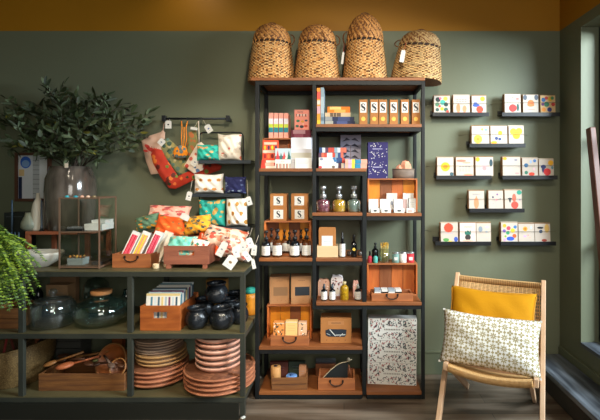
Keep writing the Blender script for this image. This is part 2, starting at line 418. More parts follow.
# ------------------------------------------------------------ boxes with a serif S
S_SP = [(.40,.50),(.38,.72),(.22,.92),(-.05,.98),(-.32,.88),(-.46,.62),(-.38,.34),(-.08,.08),(.26,-.14),(.46,-.42),(.38,-.74),(.10,-.96),(-.18,-.96),(-.38,-.76),(-.44,-.50)]
S_W = [.05,.06,.07,.09,.14,.20,.24,.27,.27,.22,.15,.09,.07,.06,.05]
def serif_S(m, cx, cz, h, y, mt):
    P = [Vector((a_*h*.5*.95, b_*h*.5)) for a_, b_ in S_SP]; n = len(P); Lf = []; Rt = []
    for i in range(n):
        d = (P[min(i+1, n-1)]-P[max(i-1, 0)]).normalized(); q = Vector((-d.y, d.x))*S_W[i]*h*.5*.95
        Lf.append(P[i]+q); Rt.append(P[i]-q)
    V = [(cx+p.x, y, cz+p.y) for p in Lf+Rt]
    m.add(V, [(i, i+1, n+i+1, n+i) for i in range(n-1)], mt)
    for sx_, s_, z_ in ((.44, 1, .74), (-.47, -1, -.74)):
        m.box(cx+sx_*h*.5*.95-.03*h/2, cx+sx_*h*.5*.95+.03*h/2, y-.0001, y+.0001, cz+(z_-.26)*h/2, cz+(z_+.26)*h/2, mt)
def sbox(label, x, y, z, wd_, dp, h, tall, group, rot=0):
    t = thing('soap_box' if not tall else 'candle_box', label, 'box', (x, y, z), rot, group)
    m = MB(); m.box(-wd_/2, wd_/2, 0, dp, 0, h, kraft); 
    if tall: m.disc(0, h*.22, wd_*.26, wd_*.26, -.0008, solidc('#f0b850'), 20)
    m.build('carton', t, bevel=.0012)
    m = MB()
    if tall: lw, z0_, z1_ = wd_*.38, h*.47, h*.89
    else: lw, z0_, z1_ = wd_*.29, h*.14, h*.82
    m.box(-lw, lw, -.0012, -.0002, z0_, z1_, white); serif_S(m, 0, (z0_+z1_)/2+.001, (z1_-z0_)*.70, -.0032, ink)
    m.disc(lw*.5, z0_+(z1_-z0_)*.12, .0018, .0018, -.0032, ink, 8)
    m.build('label', t); return t
names = ['leftmost', 'second from left', 'third from left', 'fourth from left', 'fifth from left', 'rightmost']
D = 2.925; zA = sh['A']+.0006; base = None
for i, pc in enumerate([363.3, 374.2, 383, 393.8, 404.8, 416]):
    lab = 'tall kraft letter S box on the top row, '+names[i]+' of six'
    if base is None: base = sbox(lab, X(pc, D), D, zA, 8.2*sc(D), .062, Z(99.5, D)-zA, True, 'tall letter S boxes')
    else: dup(base, (X(pc, D), D+random.uniform(-.003, .006), zA), lab)
D = 3.01; zz = RZ[3]+.001; hh = 13.4*sc(D)
base = None
for i, pc in enumerate([278.5, 299.5]):
    for j in range(2):
        lab = 'square kraft box with letter S, %s one of the %s pair' % (['lower', 'upper'][j], ['left', 'right'][i])
        p = (X(pc, D)+random.uniform(-.002, .002), D+.004*j, zz+j*(hh+.0008))
        if base is None: base = sbox(lab, *p, 16.5*sc(D), .10, hh, False, 'square letter S boxes')
        else: dup(base, p, lab)

# ------------------------------------------------------------ books
pagesm = mat('book_pages', '#e6dcc4', .85)
def book(label, x0, x1, y0, y1, z0, z1, cover, spine='y', bands=(), group=None, rotz=0, name='book', front=None, tilt=0):
    """spine: 'y' = spine faces the viewer (book lying or upright), 'z' = cover faces the viewer. bands: (a0,a1,color) along x (lying) or z (upright)"""
    cx, cy = (x0+x1)/2, y0; W, H, Dp = x1-x0, z1-z0, y1-y0
    t = thing(name, label, 'book', (cx, cy, z0), (tilt, 0, rotz), group)
    m = MB(); c = .0022
    if spine == 'y' and W > H:      # lying
        m.box(-W/2, W/2, 0, Dp, H-c, H, cover); m.box(-W/2, W/2, 0, Dp, 0, c, cover); m.box(-W/2, W/2, 0, c, c, H-c, cover)
        for a0, a1, col in bands: m.box(-W/2+a0*W, -W/2+a1*W, -.0006, 0, c*.3, H-c*.3, solidc(col) if isinstance(col, str) else col)
        p = MB(); p.box(-W/2+.002, W/2-.002, c+.0003, Dp-.003, c+.0003, H-c-.0003, pagesm)
    elif spine == 'y':              # upright, spine out
        m.box(-W/2, -W/2+c, 0, Dp, 0, H, cover); m.box(W/2-c, W/2, 0, Dp, 0, H, cover); m.box(-W/2+c, W/2-c, 0, c, 0, H, cover)
        for a0, a1, col in bands: m.box(-W/2+.0004, W/2-.0004, -.0006, 0, a0*H, a1*H, solidc(col) if isinstance(col, str) else col)
        p = MB(); p.box(-W/2+c+.0003, W/2-c-.0003, c+.0003, Dp-.003, .002, H-.002, pagesm)
    else:                           # cover out
        m.box(-W/2, W/2, 0, c, 0, H, cover); m.box(-W/2, W/2, Dp-c, Dp, 0, H, cover); m.box(-W/2, -W/2+c, c, Dp-c, 0, H, cover)
        if front: front(m, W, H)
        p = MB(); p.box(-W/2+c+.0003, W/2-.003, c+.0003, Dp-c-.0003, .002, H-.002, pagesm)
    m.build('cover', t); p.build('pages', t); return t
# four upright thin books on riser 1
D = 3.01; z = RZ[1]+.0008
pk = solidc('#e3a096')
base = None
for i, pc in enumerate([271, 276, 281, 286]):
    lab = 'thin upright book with peach, white, yellow and teal spine, %s of four' % ['leftmost', 'second', 'third', 'rightmost'][i]
    if base is None: base = book(lab, X(pc-2.2, D), X(pc+2.2, D), D, D+.13, z, Z(113, D), solidc('#ea9a88'), 'y', [(0, .22, '#f0a48e'), (.22, .42, '#1f7f8c'), (.42, .56, '#c6cf3a'), (.56, .78, '#ded4dc'), (.78, 1, '#f0a08c')], 'thin upright books')
    else: dup(base, (X(pc, D), D+.002*(i % 2), z), lab)
# maroon stack + propped book
D = 2.97; x0, x1 = X(290.5, D), X(311, D); mar = solidc('#6e1f35'); zc = RZ[1]+.0008
for i in range(2):
    h = 4.0*sc(D); book('maroon book lying flat, %s of two under the patterned pink book' % ['lower', 'upper'][i], x0, x1, D+.034, D+.2, zc, zc+h, mar, 'y', [(.1, .7, '#b78a95')] if i else [(.15, .6, '#8d4258')], 'maroon books'); zc += h+.0005
def fr(m, W, H):
    for a0, a1, col in ((0, 1, '#e98d84'),): m.box(-W*.46, W*.46, -.0004, 0, H*.03, H*.97, solidc('#f09a88'))
    for i in range(11):
        m.box(-W*.38+i*W*.07, -W*.38+i*W*.07+W*.03*(1+i % 2), -.001, 0, H*(.66+.03*(i % 3)), H*(.80-.02*(i % 2)), white if i % 3 else ink)
    for (u, v, r, c_) in ((-.25, .45, .12, '#3b7a5a'), (.05, .42, .1, '#e0a030'), (.3, .47, .1, '#2f4f5c'), (-.3, .2, .12, '#2f6a5c'), (0, .17, .14, '#3a3f48'), (.28, .2, .12, '#d04a30'), (.1, .3, .05, '#f4e6c0')):
        m.disc(u*W, v*H, r*W, r*W*.7, -.001, solidc(c_))
    for k_ in range(5): m.line(-W*.3, H*(.9-.0*k_)-k_*.001, W*.1, H*.9-k_*.001, .0007, -.0012, ink)
book('patterned pink book standing on the maroon pair', X(293.5, D), X(308.5, D), D+.05, D+.068, zc, Z(108.5, D), solidc('#d8837a'), 'z', front=fr)
# lower compartment: red stack, covers
D = 2.93; z = sh['B']+.0008; x0, x1 = X(260.5, D), X(275, D)
redm = solidc('#c83a28'); zc = z
for i in range(3):
    h = 2.7*sc(D); book('red paperback lying flat, %s of three under the standing red and yellow book' % ['bottom', 'middle', 'top'][i], x0+.002*i, x1+.012, D+.012, D+.062, zc, zc+h, redm, 'y', [(.3, .9, '#f0e0d0')] if i != 1 else [(.25, .8, '#f4b8a0')], 'red paperbacks'); zc += h+.0004
def fr(m, W, H):
    m.box(-W*.48, W*.48, -.0004, 0, H*.02, H*.98, solidc('#e4502c'))
    m.box(-W*.48, W*.48, -.0008, 0, H*.36, H*.5, cream); m.box(-W*.4, W*.4, -.0008, 0, H*.78, H*.9, solidc('#f6c0a8'))
    for k_ in range(4):
        m.disc((-.34+k_*.23)*W, H*.63, W*.07, H*.12, -.0012, solidc(['#e8b020', '#3b2c50', '#f0c020', '#3b2c50'][k_]))
        m.disc((-.34+k_*.23)*W, H*.2, W*.09, H*.12, -.0012, solidc(['#a01818', '#f08048', '#7a1414', '#f4d0b0'][k_]))
book('red and yellow picture-cover book standing at the left post', X(262, D), X(278, D), D+.018, D+.036, zc, Z(140, D), solidc('#d84828'), 'z', front=fr)
x0, x1 = X(275.3, D), X(291, D); h = 4.6*sc(D)
bb = []
for k_ in range(14): bb.append((k_/14, (k_+.5)/14, ['#e8e4e0', '#2c3038', '#c04038'][k_ % 3]))
book('book with speckled black and white spine under the little tree-cover book', x0, x1, D-.012, D+.008, z, z+h, cream, 'y', bb)
def fr(m, W, H):
    m.box(-W*.49, W*.49, -.0004, 0, H*.28, H, solidc('#bccbd2')); m.box(-W*.49, W*.49, -.0006, 0, 0, H*.27, white)
    m.box(-W*.49, W*.49, -.0007, 0, H*.28, H*.5, solidc('#2e4a52'))
    for k_, (u, hh_, c_) in enumerate(((-.33, .6, '#e0383c'), (-.12, .4, '#3a6a68'), (.08, .48, '#e04848'), (.24, .36, '#e8e0cc'), (.38, .55, '#2c6458'))):
        m.poly([((u-.11)*W, H*.3), ((u+.11)*W, H*.3), (u*W, H*(.32+hh_))], -.001-.0002*k_, solidc(c_))
    for k_ in range(4): m.line((-.12+.06*k_)*W, H*.1, (-.09+.06*k_)*W, H*.17, .0015, -.001, solidc('#c04040'))
book('small book with red and teal pointed trees on its cover', x0, x1, D-.01, D+.007, z+h+.0005, Z(148.5, D), solidc('#9fb6bd'), 'z', front=fr)
D = 2.935
pale = solidc('#dfe1ea'); x0, x1 = X(295.5, D), X(311.8, D)
book('small plain white book leaning at the shelf front', x0, x1, D-.02, D-.004, z, Z(158, D), white, 'z', front=lambda m, W, H: [m.line(-W*.35, H*(.7-.12*k_), W*.3, H*(.7-.12*k_), .0012, -.0006, graymark) for k_ in range(3)])
book('thick pale grey book standing behind the small white book', X(290.3, 2.95), X(311.8, 2.95), D+.004, D+.03, z, Z(149, 2.95), solidc('#cfcdd2'), 'z', front=lambda m, W, H: (m.box(-W*.5, W*.5, -.0004, 0, H*.52, H*.8, solidc('#b9b3a4')), m.line(-W*.4, H*.3, W*.4, H*.3, .001, -.0006, graymark)))
book('large white book standing tallest at the crate front', X(291, 2.96), X(312, 2.96), D+.032, D+.05, z, Z(137.5, 2.97), pale, 'z')

# top row of middle bay (shelf A)
D = 2.93; z = zA
book('tall orange book with pink patches upright beside the middle post', X(317, D), X(320.4, D), D, D+.15, z, Z(88, D), solidc('#ee9430'), 'y', [(0, .12, '#f0c030'), (.3, .5, '#d9a0a8'), (.7, .9, '#e8584a'), (.55, .66, '#f6d0c0')])
book('tall blue-grey book upright next to the tall orange one', X(320.7, D), X(324.0, D), D, D+.15, z, Z(87.5, D), solidc('#8a9ea8'), 'y', [(.3, .75, '#a9b9bf'), (.1, .2, '#5f7380')])
D = 2.96
x0, x1 = X(324.6, D), X(355, D); zc = z; h = 4.1*sc(D)
for i in range(2):
    book('dark navy book lying flat, %s of two in the top middle stack' % ['lower', 'upper'][i], x0, x1-(.005*i), D, D+.17, zc, zc+h, solidc('#232b4a'), 'y', [(.02, .28, '#a5a396'), (.4, .75, '#46507c')] if i == 0 else [(.02, .26, '#8d8e8c'), (.45, .85, '#3c4670')], 'navy books'); zc += h+.0005
h = 4.0*sc(D)
book('beige book lying on the navy pair', X(325, D), X(350.5, D), D, D+.16, zc, zc+h, solidc('#cbb08a'), 'y', [(.2, .32, '#6a5540'), (.34, .44, '#6a5540'), (.46, .62, '#6a5540')]); zc += h+.0005
h = 3.0*sc(D)
for i in range(2):
    book('bright orange book lying flat, %s of the pair topping the stack' % ['lower', 'upper'][i], X(327.5, D), X(350, D), D+.004*i, D+.15, zc, zc+h, solidc('#ee7a18'), 'y', [(.1, .6, '#f6c070')] if i else [(.3, .8, '#f4a850')], 'orange books'); zc += h+.0005
# second row of middle bay (shelf B)
z = sh['B']+.0008
def fr(m, W, H):
    m.box(-W*.5, W*.5, -.0004, 0, 0, H, solidc('#8d8a9c')); m.line(0, H*.05, 0, H*.7, .004, -.001, solidc('#6a4a3a'))
    for k_ in range(4):
        for s_ in (-1, 1):
            pts = [(0, H*(.85-.17*k_)), (s_*W*.2, H*(.92-.17*k_)), (s_*W*.42, H*(.80-.17*k_)), (s_*W*.2, H*(.84-.17*k_))]
            m.poly(pts if s_ < 0 else pts[::-1], -.0012, solidc('#2e2c3c'))
D = 3.12
t = book('grey-mauve book with dark palm print standing at the back', X(340.5, D), X(361, D), D, D+.02, z, Z(135, D), solidc('#7f7c8e'), 'z', front=fr)
D = 2.95; mix = ['#c84a3a', '#2f4a78', '#8aa4b0', '#e8e0d0', '#5a3a50', '#d86a50', '#3a6a8a', '#cfd6d8']
def multi(seed, n=9):
    r = random.Random(seed); return [(k_/n, (k_+.95)/n, mix[r.randrange(8)]) for k_ in range(n)]
zc = z; x0 = X(318.6, D)
hs = 5.1*sc(D)
for i, (xe, lab) in enumerate(((344, 'bottom'), (345, 'second'), (343.5, 'third'), (346.5, 'top'))):
    book('multicoloured patchwork-spined book, %s of the stack of four' % lab, x0+.004*(i % 2), X(xe, D), D+.012, D+.17, zc, zc+hs+(.002 if i == 0 else 0), solidc('#37466a'), 'y', multi(i+3), 'patchwork-spined books'); zc += hs+.0026 if i == 0 else hs+.0006
def fr(m, W, H):
    m.box(-W*.49, W*.49, -.0004, 0, H*.02, H*.98, white)
    for (u, v, c_) in ((-.42, .1, '#c84848'), (.4, .9, '#3a78a8'), (-.35, .85, '#8a8aa0'), (.35, .12, '#6a5a50'), (.46, .7, '#3a78a8')): m.disc(u*W, v*H, W*.1, H*.12, -.0008, solidc(c_))
    for k_ in range(3): m.line(-W*.25+.003*k_, H*(.6-.12*k_), W*.2, H*(.6-.12*k_), .0014, -.001, graymark)
book('white book with coloured corners standing in front of the patchwork stack', X(319, 2.93), X(336, 2.93), 2.925, 2.94, z, Z(157.5, 2.93), white, 'z', front=fr)
bd = [(0, .14, '#f0a890'), (.14, .3, '#c8a8c0'), (.3, .44, '#d6d23c'), (.44, .5, '#287a90'), (.5, .72, '#2184a8'), (.72, .98, '#f0a088')]
zc = z; h = 4.4*sc(2.95)
for i in range(2):
    book('peach, yellow and blue banded book lying flat, %s of two' % ['lower', 'upper'][i], X(345.0, 2.95)+.001, X(367.2, 2.95)-.003*(1-i)+.0, 2.935, 2.955 if False else 2.99, zc, zc+h, solidc('#e89a88'), 'y', bd, 'banded books'); zc += h+.001

# ------------------------------------------------------------ star boxes, bowl, white boxes
navy = solidc('#2a2262')
D = 3.03; zc = RZ[2]+.0008; htot = Z(142, D)-zc; rr = random.Random(5)
for j in range(2):
    x0, x1 = X(368, D), X(388, D); h = htot/2-.001
    t = thing('gift_box', 'navy box with scattered white stars, %s of the stacked pair' % ['lower', 'upper'][j], 'box', ((x0+x1)/2, D+.003*j, zc), .0, 'starry navy boxes')
    W = x1-x0; m = MB(); m.box(-W/2, W/2, 0, .14, 0, h, navy)
    for k_ in range(38):
        u, v = rr.uniform(-.46, .46), rr.uniform(.05, .95)
        if abs(v-.62) < .09 and abs(u) < .3: continue
        r_ = rr.choice((.0022, .003, .0042)); m.disc(u*W, v*h, r_, r_, -.002, white, 6)
    for k_ in range(9): m.box(-W*.26+k_*W*.055, -W*.26+k_*W*.055+W*.035, -.0006, 0, h*.6, h*.65, solidc('#c8c4e0'))
    m.build('carton', t, bevel=.001)
    m = MB(); m.box(-W/2-.0006, W/2+.0006, -.0004, .1404, h*.47-.0006, h*.47+.0004, solidc('#171340')); m.build('lid_seam', t)
    zc += h+.0012
D = 3.05; x0, x1 = X(393.5, D), X(416, D); zb_ = RZ[2]+.0008
woodg = mat('grey_driftwood', '#8b7868', .7, vary='#5f4f44', scale=10, stretch=(.3, 2, 2), bump=.3)
t = thing('wooden_bowl', 'shallow grey-brown wooden bowl on top of the orange plank crate', 'bowl', ((x0+x1)/2, D+.075, zb_))
W = (x1-x0)/2; H = Z(168.5, D)-zb_
m = MB(); m.lathe([(W*.97, 0), (W*.99, H*.4), (W, H), (W*.9, H), (W*.9, H*.35), (.0001, H*.25)], woodg, 28, 1, .7); m.build('bowl', t)
m = MB(); m.lathe([(W*1.002, H*.86), (W*1.02, H*.9), (W*1.02, H*.97), (W*1.002, H)], mat('driftwood_rim', '#705c4c', .7), 28, 1, .7); m.build('rim', t)
pch = mat('peach_stone', '#e9a888', .6, vary='#d98f6c', scale=14)
for k_, (dx, r_, s_) in enumerate(((-.026, .034, 1.0), (.018, .044, 1.1))):
    m = MB(); rnd = random.Random(k_+2)
    m.sphere((0, 0, 0), r_, pch, 7, 5, 1, .8, s_)
    m.v = [(a_*(1+rnd.uniform(-.1, .1)), b_, c_*(1+rnd.uniform(-.1, .1))) for a_, b_, c_ in m.v]; m.sm = [False]*len(m.sm)
    o = m.build('bath_stone', loc=((x0+x1)/2+dx, D+.075, zb_+H*.42+r_*s_*1.1))
    tag(o, 'faceted peach lump in the wooden bowl, the %s one' % ['smaller left', 'larger right'][k_], 'stone', 'peach lumps')
def carton(label, px0, px1, ptop, D, z0, dep, col=white, marks=None, group=None, name='small_box', cat='box', rot=0):
    x0, x1 = X(px0, D), X(px1, D); W = x1-x0; H = Z(ptop, D)-z0
    t = thing(name, label, cat, ((x0+x1)/2, D, z0), rot, group)
    m = MB(); m.box(-W/2, W/2, 0, dep, 0, H*.985, col); m.build('carton', t, bevel=.0008)
    m = MB(); 
    if marks: marks(m, W, H)
    else:
        m.line(-W*.3, H*.7, W*.3, H*.7, .0011, -.0005, graymark); m.line(-W*.2, H*.55, W*.25, H*.55, .0008, -.0005, graymark)
    m.build('print', t); return t
def dotm(m, W, H): m.disc(0, H*.45, W*.2, H*.2, -.0005, ink, 10)
z = sh['C3']+.0008; g = 'little white cartons'
for i, (a_, b_, mk) in enumerate(((371, 379.5, dotm), (381.3, 391, dotm), (394, 404.5, dotm), (406.5, 414, lambda m, W, H: m.box(-W*.3, W*.3, -.0005, 0, H*.2, H*.6, pk)))):
    carton('low white carton at the shelf edge before the orange plank crate, %s of four' % ['leftmost', 'second', 'third', 'rightmost'][i], a_, b_, 208.3, 2.905, z, .03, white, mk, g)
for i, (a_, b_, tp) in enumerate(((368.6, 378.3, 199), (380, 390, 199), (394, 402.8, 199), (408.8, 415.8, 198.3))):
    carton('taller white carton in the second row before the orange plank crate, %s of four' % ['leftmost', 'second', 'third', 'rightmost'][i], a_, b_, tp, 2.95, z, .035, white, None, g)
for i, (a_, b_) in enumerate(((386.5, 397.2), (403.2, 413.7))):
    carton('tallest white carton at the back of the little white cartons, %s one' % ['left', 'right'][i], a_, b_, 193, 3.05, z+.0115, .035, white, (lambda m, W, H: m.disc(0, H*.4, W*.13, H*.13, -.0005, graymark, 10)) if i == 0 else (lambda m, W, H: m.box(-W*.05, W*.3, -.0005, 0, H*.1, H*.55, pk)), g)
carton('slim grey-pink box standing in front of the tallest right white carton', 403.2, 407, 199, 2.965, z, .02, solidc('#c9a9a4'), None)

# ------------------------------------------------------------ bottles
def bottle(name, label, px, wpx, ptop, D, z0, body, cap, capk='pump', lab=None, labm=white, group=None, bodyfrac=.62, liquid=None, capm2=None, cat='bottle', marks=True):
    H = Z(ptop, D)-z0; r = wpx*sc(D)/2; bh = H*bodyfrac
    t = thing(name, label, cat, (X(px, D), D+r, z0), 0, group)
    m = MB(); nr = r*.34
    m.lathe([(r*.93, 0), (r, .004), (r, bh*.78), (r*.9, bh*.88), (r*.6, bh*.96), (nr, bh), (nr, bh*1.06)], body, 22); m.build('bottle_body', t)
    if liquid:
        m = MB(); m.lathe([(r*.86, .003), (r*.93, .006), (r*.93, bh*.78), (r*.5, bh*.93), (.0001, bh*.93)], liquid, 18); m.build('liquid', t)
    if lab:
        m = MB(); a0, a1 = lab; n = 14; V = []; 
        for i in range(n+1):
            a_ = -PI/2+(-1.15+2.3*i/n)
            V += [(math.cos(a_)*(r+.0006), math.sin(a_)*(r+.0006), bh*a0), (math.cos(a_)*(r+.0006), math.sin(a_)*(r+.0006), bh*a1)]
        m.add(V, [(2*i, 2*i+2, 2*i+3, 2*i+1) for i in range(n)], labm, True)
        if marks:
            for k_ in range(2): m.box(-r*.5, r*.5, -r-.0009, -r-.0006, bh*(a0+(a1-a0)*(.4+.22*k_)), bh*(a0+(a1-a0)*(.4+.22*k_))+.0012, graymark)
        m.build('label', t)
    m = MB(); z1 = bh*1.04; cr = nr*1.35; up = H-z1
    if capk == 'pump':
        m.lathe([(cr, z1), (cr, z1+up*.3), (cr*.4, z1+up*.34), (cr*.4, z1+up*.7), (cr*.9, z1+up*.72), (cr*.9, H), (.0001, H)], cap, 14)
        m.bar((0, 0, H-up*.14), (-r*.1, -r*.95, H-up*.2), cr*.7, up*.14, cap)
    elif capk == 'dropper':
        m.lathe([(cr, z1), (cr, z1+up*.42), (cr*.65, z1+up*.46), (cr*.7, z1+up*.8), (cr*.35, H), (.0001, H)], cap, 14)
    elif capk == 'spray':
        m.lathe([(cr, z1), (cr, z1+up*.4), (cr*.6, z1+up*.45), (cr*.6, z1+up*.7), (cr, z1+up*.72), (cr, H), (.0001, H)], cap, 14)
        m.bar((0, 0, H-up*.12), (-r*1.0, 0, H-up*.15), cr*1.2, up*.2, cap); m.bar((-r*.5, 0, H-up*.3), (-r*.9, 0, H-up*.75), cr*.5, .003, cap)
    else:
        m.lathe([(cr, z1), (cr, H-.001), (cr*.9, H), (.0001, H)], cap, 14)
    m.build({'pump': 'pump', 'dropper': 'dropper', 'spray': 'spray_head'}.get(capk, 'cap'), t); return t
z = sh['D']+.0008
for i, (pc, wp, bm, tp) in enumerate(((265.3, 9.2, blackglass, 231), (276.6, 10.2, ambr2, 229.5), (294.2, 10.6, blackglass, 230.5), (306, 9.6, ambr2, 229))):
    bottle('pump_bottle', 'amber pump bottle with white label, front row, %s of four' % ['leftmost dark', 'second and browner', 'third, very dark', 'rightmost brown'][i], pc, wp, tp, 2.925, z, bm, black, 'pump', (.12, .70), white, 'amber pump bottles', .6)
for i, (pc, tp) in enumerate(((270.8, 228.5), (284, 230), (289, 232), (300.8, 230))):
    bottle('pump_bottle', 'amber pump bottle half hidden in the back row, %s of four' % ['leftmost', 'second', 'third', 'rightmost'][i], pc, 6.6, tp, 3.04, z+.0115, [ambr2, ambr2, blackglass, ambr2][i], black, 'pump', (.12, .70), white, 'amber pump bottles', .6)
# three glass pump bottles, shelf C2
z = sh['C2']+.0008
for i, (pc, lq, nm) in enumerate(((323, '#c8788a', 'pink'), (339, '#d09a28', 'golden'), (354, '#8f9f98', 'clear'))):
    cg = glass('clear_bottle_glass', '#e6ecea', .12)
    bottle('glass_pump_bottle', 'round ribbed glass pump bottle with %s contents and silver pump' % nm, pc, 14.2, 186, 2.92, z, cg, silver, 'pump', None, white, 'ribbed glass pump bottles', .52, mat('liquid_'+nm, lq, .15, vary='#5c2c3c' if nm == 'pink' else ('#e8b84a' if nm == 'golden' else '#a9b6ae'), scale=60) if True else None)
    if nm == 'clear': pass
# shelf D middle bay
z = sh['D']+.0008
t = thing('wooden_box', 'small pale wooden box holding a kraft pouch', 'box', (X(327.5, 2.93), 2.93, z))
W = 21*sc(2.93); H = Z(246, 2.93)-z
m = MB(); m.box(-W/2, W/2, 0, .008, 0, H, bamboo); m.build('front_panel', t, bevel=.001)
m = MB(); m.box(-W/2, W/2, .092, .1, 0, H, bamboo); m.build('rear_panel', t, bevel=.001)
for s_ in (-1, 1): m = MB(); m.box(s_*W/2, s_*(W/2-.008), .0085, .0915, 0, H, bamboo); m.build('side_panel', t)
m = MB(); m.box(-W/2+.008, W/2-.008, .0085, .0915, 0, .006, bamboo); m.build('bottom_panel', t)
D = 2.955; x0, x1 = X(318.6, D), X(335.8, D); W = x1-x0; H = Z(227.3, D)-z-.008
t = thing('kraft_pouch', 'brown kraft paper pouch with white label standing in the pale box', 'pouch', ((x0+x1)/2, D, z+.0075))
m = MB(); m.prism([(-W/2, 0), (W/2, 0), (W*.5, H*.9), (W*.46, H), (-W*.46, H), (-W*.5, H*.9)], 0, .035, kraft); m.build('bag', t, bevel=.002)
m = MB(); m.box(-W*.32, W*.32, -.001, 0, H*.30, H*.70, white); m.line(-W*.2, H*.5, W*.2, H*.5, .002, -.0015, solidc('#7f9fc0')); m.line(-W*.2, H*.42, W*.12, H*.42, .001, -.0015, graymark); m.build('label', t)
bottle('spray_bottle', 'narrow dark spray bottle with white label beside the pale box', 342.3, 6.2, 232, 2.93, z, blackglass, black, 'dropper', (.05, .88), white, None, .6)
t = bottle('oil_bottle', 'short dark bottle with a round gold label', 354, 6, 235, 2.93, z, blackglass, black, 'cap', None, white, None, .7)
m = MB(); m.disc(0, .055, .011, .011, -.0238, solidc('#dcb84a')); m.build('label', t)
for k_ in range(2):
    m = MB(); m.lathe([(.014, 0), (.017, .01), (.016, .028), (.009, .03), (.0001, .03)], mat('smoked_glass', '#4d423c', .15), 14)
    o = m.build('tealight_glass', loc=(X(349.2+10.6*k_, 2.99), 3.0, z)); tag(o, 'tiny dark votive glass %s the short dark bottle' % ['left of', 'right of'][k_], 'glass', 'tiny votive glasses')
# shelf E middle bay
z = sh['E']+.0008
def bag(label, px0, px1, ptop, D, col, spots, z0=None, dep=.04):
    z0 = z if z0 is None else z0
    x0, x1 = X(px0, D), X(px1, D); W = x1-x0; H = Z(ptop, D)-z0
    t = thing('paper_bag', label, 'bag', ((x0+x1)/2, D, z0))
    m = MB(); m.prism([(-W/2, 0), (W/2, 0), (W*.5, H*.8), (W*.42, H*.95), (W*.2, H), (-W*.1, H*.96), (-W*.38, H), (-W*.5, H*.8)], 0, dep, col)
    r = random.Random(len(label))
    for k_ in range(spots[0]): m.disc(r.uniform(-.38, .38)*W, r.uniform(.35, .9)*H, W*.05, W*.09, -.0006-.0001*k_, solidc(r.choice(spots[1])), 7, r.uniform(0, 3))
    m.build('bag', t, bevel=.0015)
    m = MB(); m.box(-W*.3, W*.3, -.0012, -.0004, H*.12, H*.32, cream); m.build('label', t); return t
bag('pinkish kraft bag behind the small bottles at the left', 318, 329.5, 279, 3.05, mat('pink_kraft', '#c99a80', .8), (5, ['#8a4a38', '#e8d0c0']))
bag('white paper bag with dark floral print', 331, 343, 275.5, 3.04, mat('bag_white', '#dcd0cc', .8), (18, ['#4a3038', '#a05048', '#6a5a60', '#7a4a28']))
for i, pc in enumerate((324, 332.2)):
    bottle('dropper_bottle', 'tiny amber dropper bottle with white label, %s of the pair before the paper bags' % ['left', 'right'][i], pc, 6.6, 284.5, 2.925, z, blackglass, mat('dropper_blue', '#22333f', .4), 'dropper', (.1, .8), white, 'tiny amber bottles', .68)
bottle('bath_salt_bottle', 'bottle of yellow grains with pale neck', 344.3, 8.6, 282.5, 2.93, z, mat('yellow_grains', '#c59a1a', .3, vary='#6e520c', scale=90), mat('clear_cap', '#c8b98a', .3), 'cap', None, white, None, .82)
bottle('dropper_bottle', 'tiny amber bottle with white label standing alone near the right post', 358, 6.6, 284.5, 2.93, z, blackglass, mat('smoke_cap', '#8a8f88', .3), 'dropper', (.1, .8), white, 'tiny amber bottles', .68)
bag('slim bag with pink and gold flowers behind the lone tiny bottle', 353, 358.5, 280.5, 3.0, mat('bag_pink', '#c08a78', .8), (9, ['#f0e0d0', '#c8a030', '#8a3a30']), dep=.02)
# top of riser 4: jars and tins
z = RZ[4]+.0008; D = 3.075
bottle('nail_polish', 'small red bottle with black cap at the left end', 370, 4.4, 251.5, D, z, solidc('#b02838'), black, 'cap', None, white, 'little bottles on the reddish crate', .6)
bottle('nail_polish', 'small teal-labelled bottle in front of the black pump bottle', 375.6, 4.6, 251.5, D-.008, z, solidc('#57b0a4'), black, 'cap', None, white, 'little bottles on the reddish crate', .6)
bottle('lotion_bottle', 'black pump bottle on the reddish crate', 375.5, 7, 243.5, D+.03, z, blackglass, black, 'pump', None, white, None, .72)
x0, x1 = X(379.5, D), X(390, D); r = (x1-x0)/2; H = Z(249, D)-z
t = thing('match_jar', 'clear jar packed with long yellow-tipped sticks', 'jar', ((x0+x1)/2, D+r, z))
m = MB(); m.lathe([(r*.95, 0), (r, .004), (r, H), (r*.94, H)], glass('jar_glass', '#e8efe8', .08), 20); m.build('jar', t)
m = MB(); rnd = random.Random(3)
for k_ in range(34):
    a_ = rnd.uniform(0, 2*PI); q = rnd.uniform(0, .85)*r; p = (q*math.cos(a_), q*math.sin(a_))
    hh_ = H*rnd.uniform(1.15, 1.42); m.tube([(p[0], p[1], .004), (p[0]*1.02, p[1]*1.02, hh_)], .0017, mat('stick', '#cdbb78', .7), 4); m.tube([(p[0]*1.02, p[1]*1.02, hh_-.014), (p[0]*1.02, p[1]*1.02, hh_+.001)], .0026, mat('stick_tip', '#d6a018', .6), 5)
m.build('sticks', t)
for i, (pc, c_, nm) in enumerate(((396, '#6f8f88', 'teal'), (403.5, '#d9d6cf', 'white'), (411, '#c62c34', 'red'))):
    r = 3.7*sc(D); H = Z(254, D)-z; t = thing('candle_tin', '%s candle tin with silver lid on the reddish crate' % nm, 'tin', (X(pc, D), D+r+.002*i, z), 0, 'candle tins')
    m = MB(); m.lathe([(r*.97, 0), (r, .002), (r, H), (r*.9, H)], solidc(c_), 24); m.build('tin', t)
    m = MB(); m.lathe([(r*1.03, H+.0002), (r*1.03, H+.008), (r*.98, H+.0095), (.0001, H+.0095)], silver, 24); m.build('lid', t)
    m = MB(); m.box(-r*.5, r*.5, -r-.001, -r-.0004, H*.3, H*.65, white); m.build('label', t)
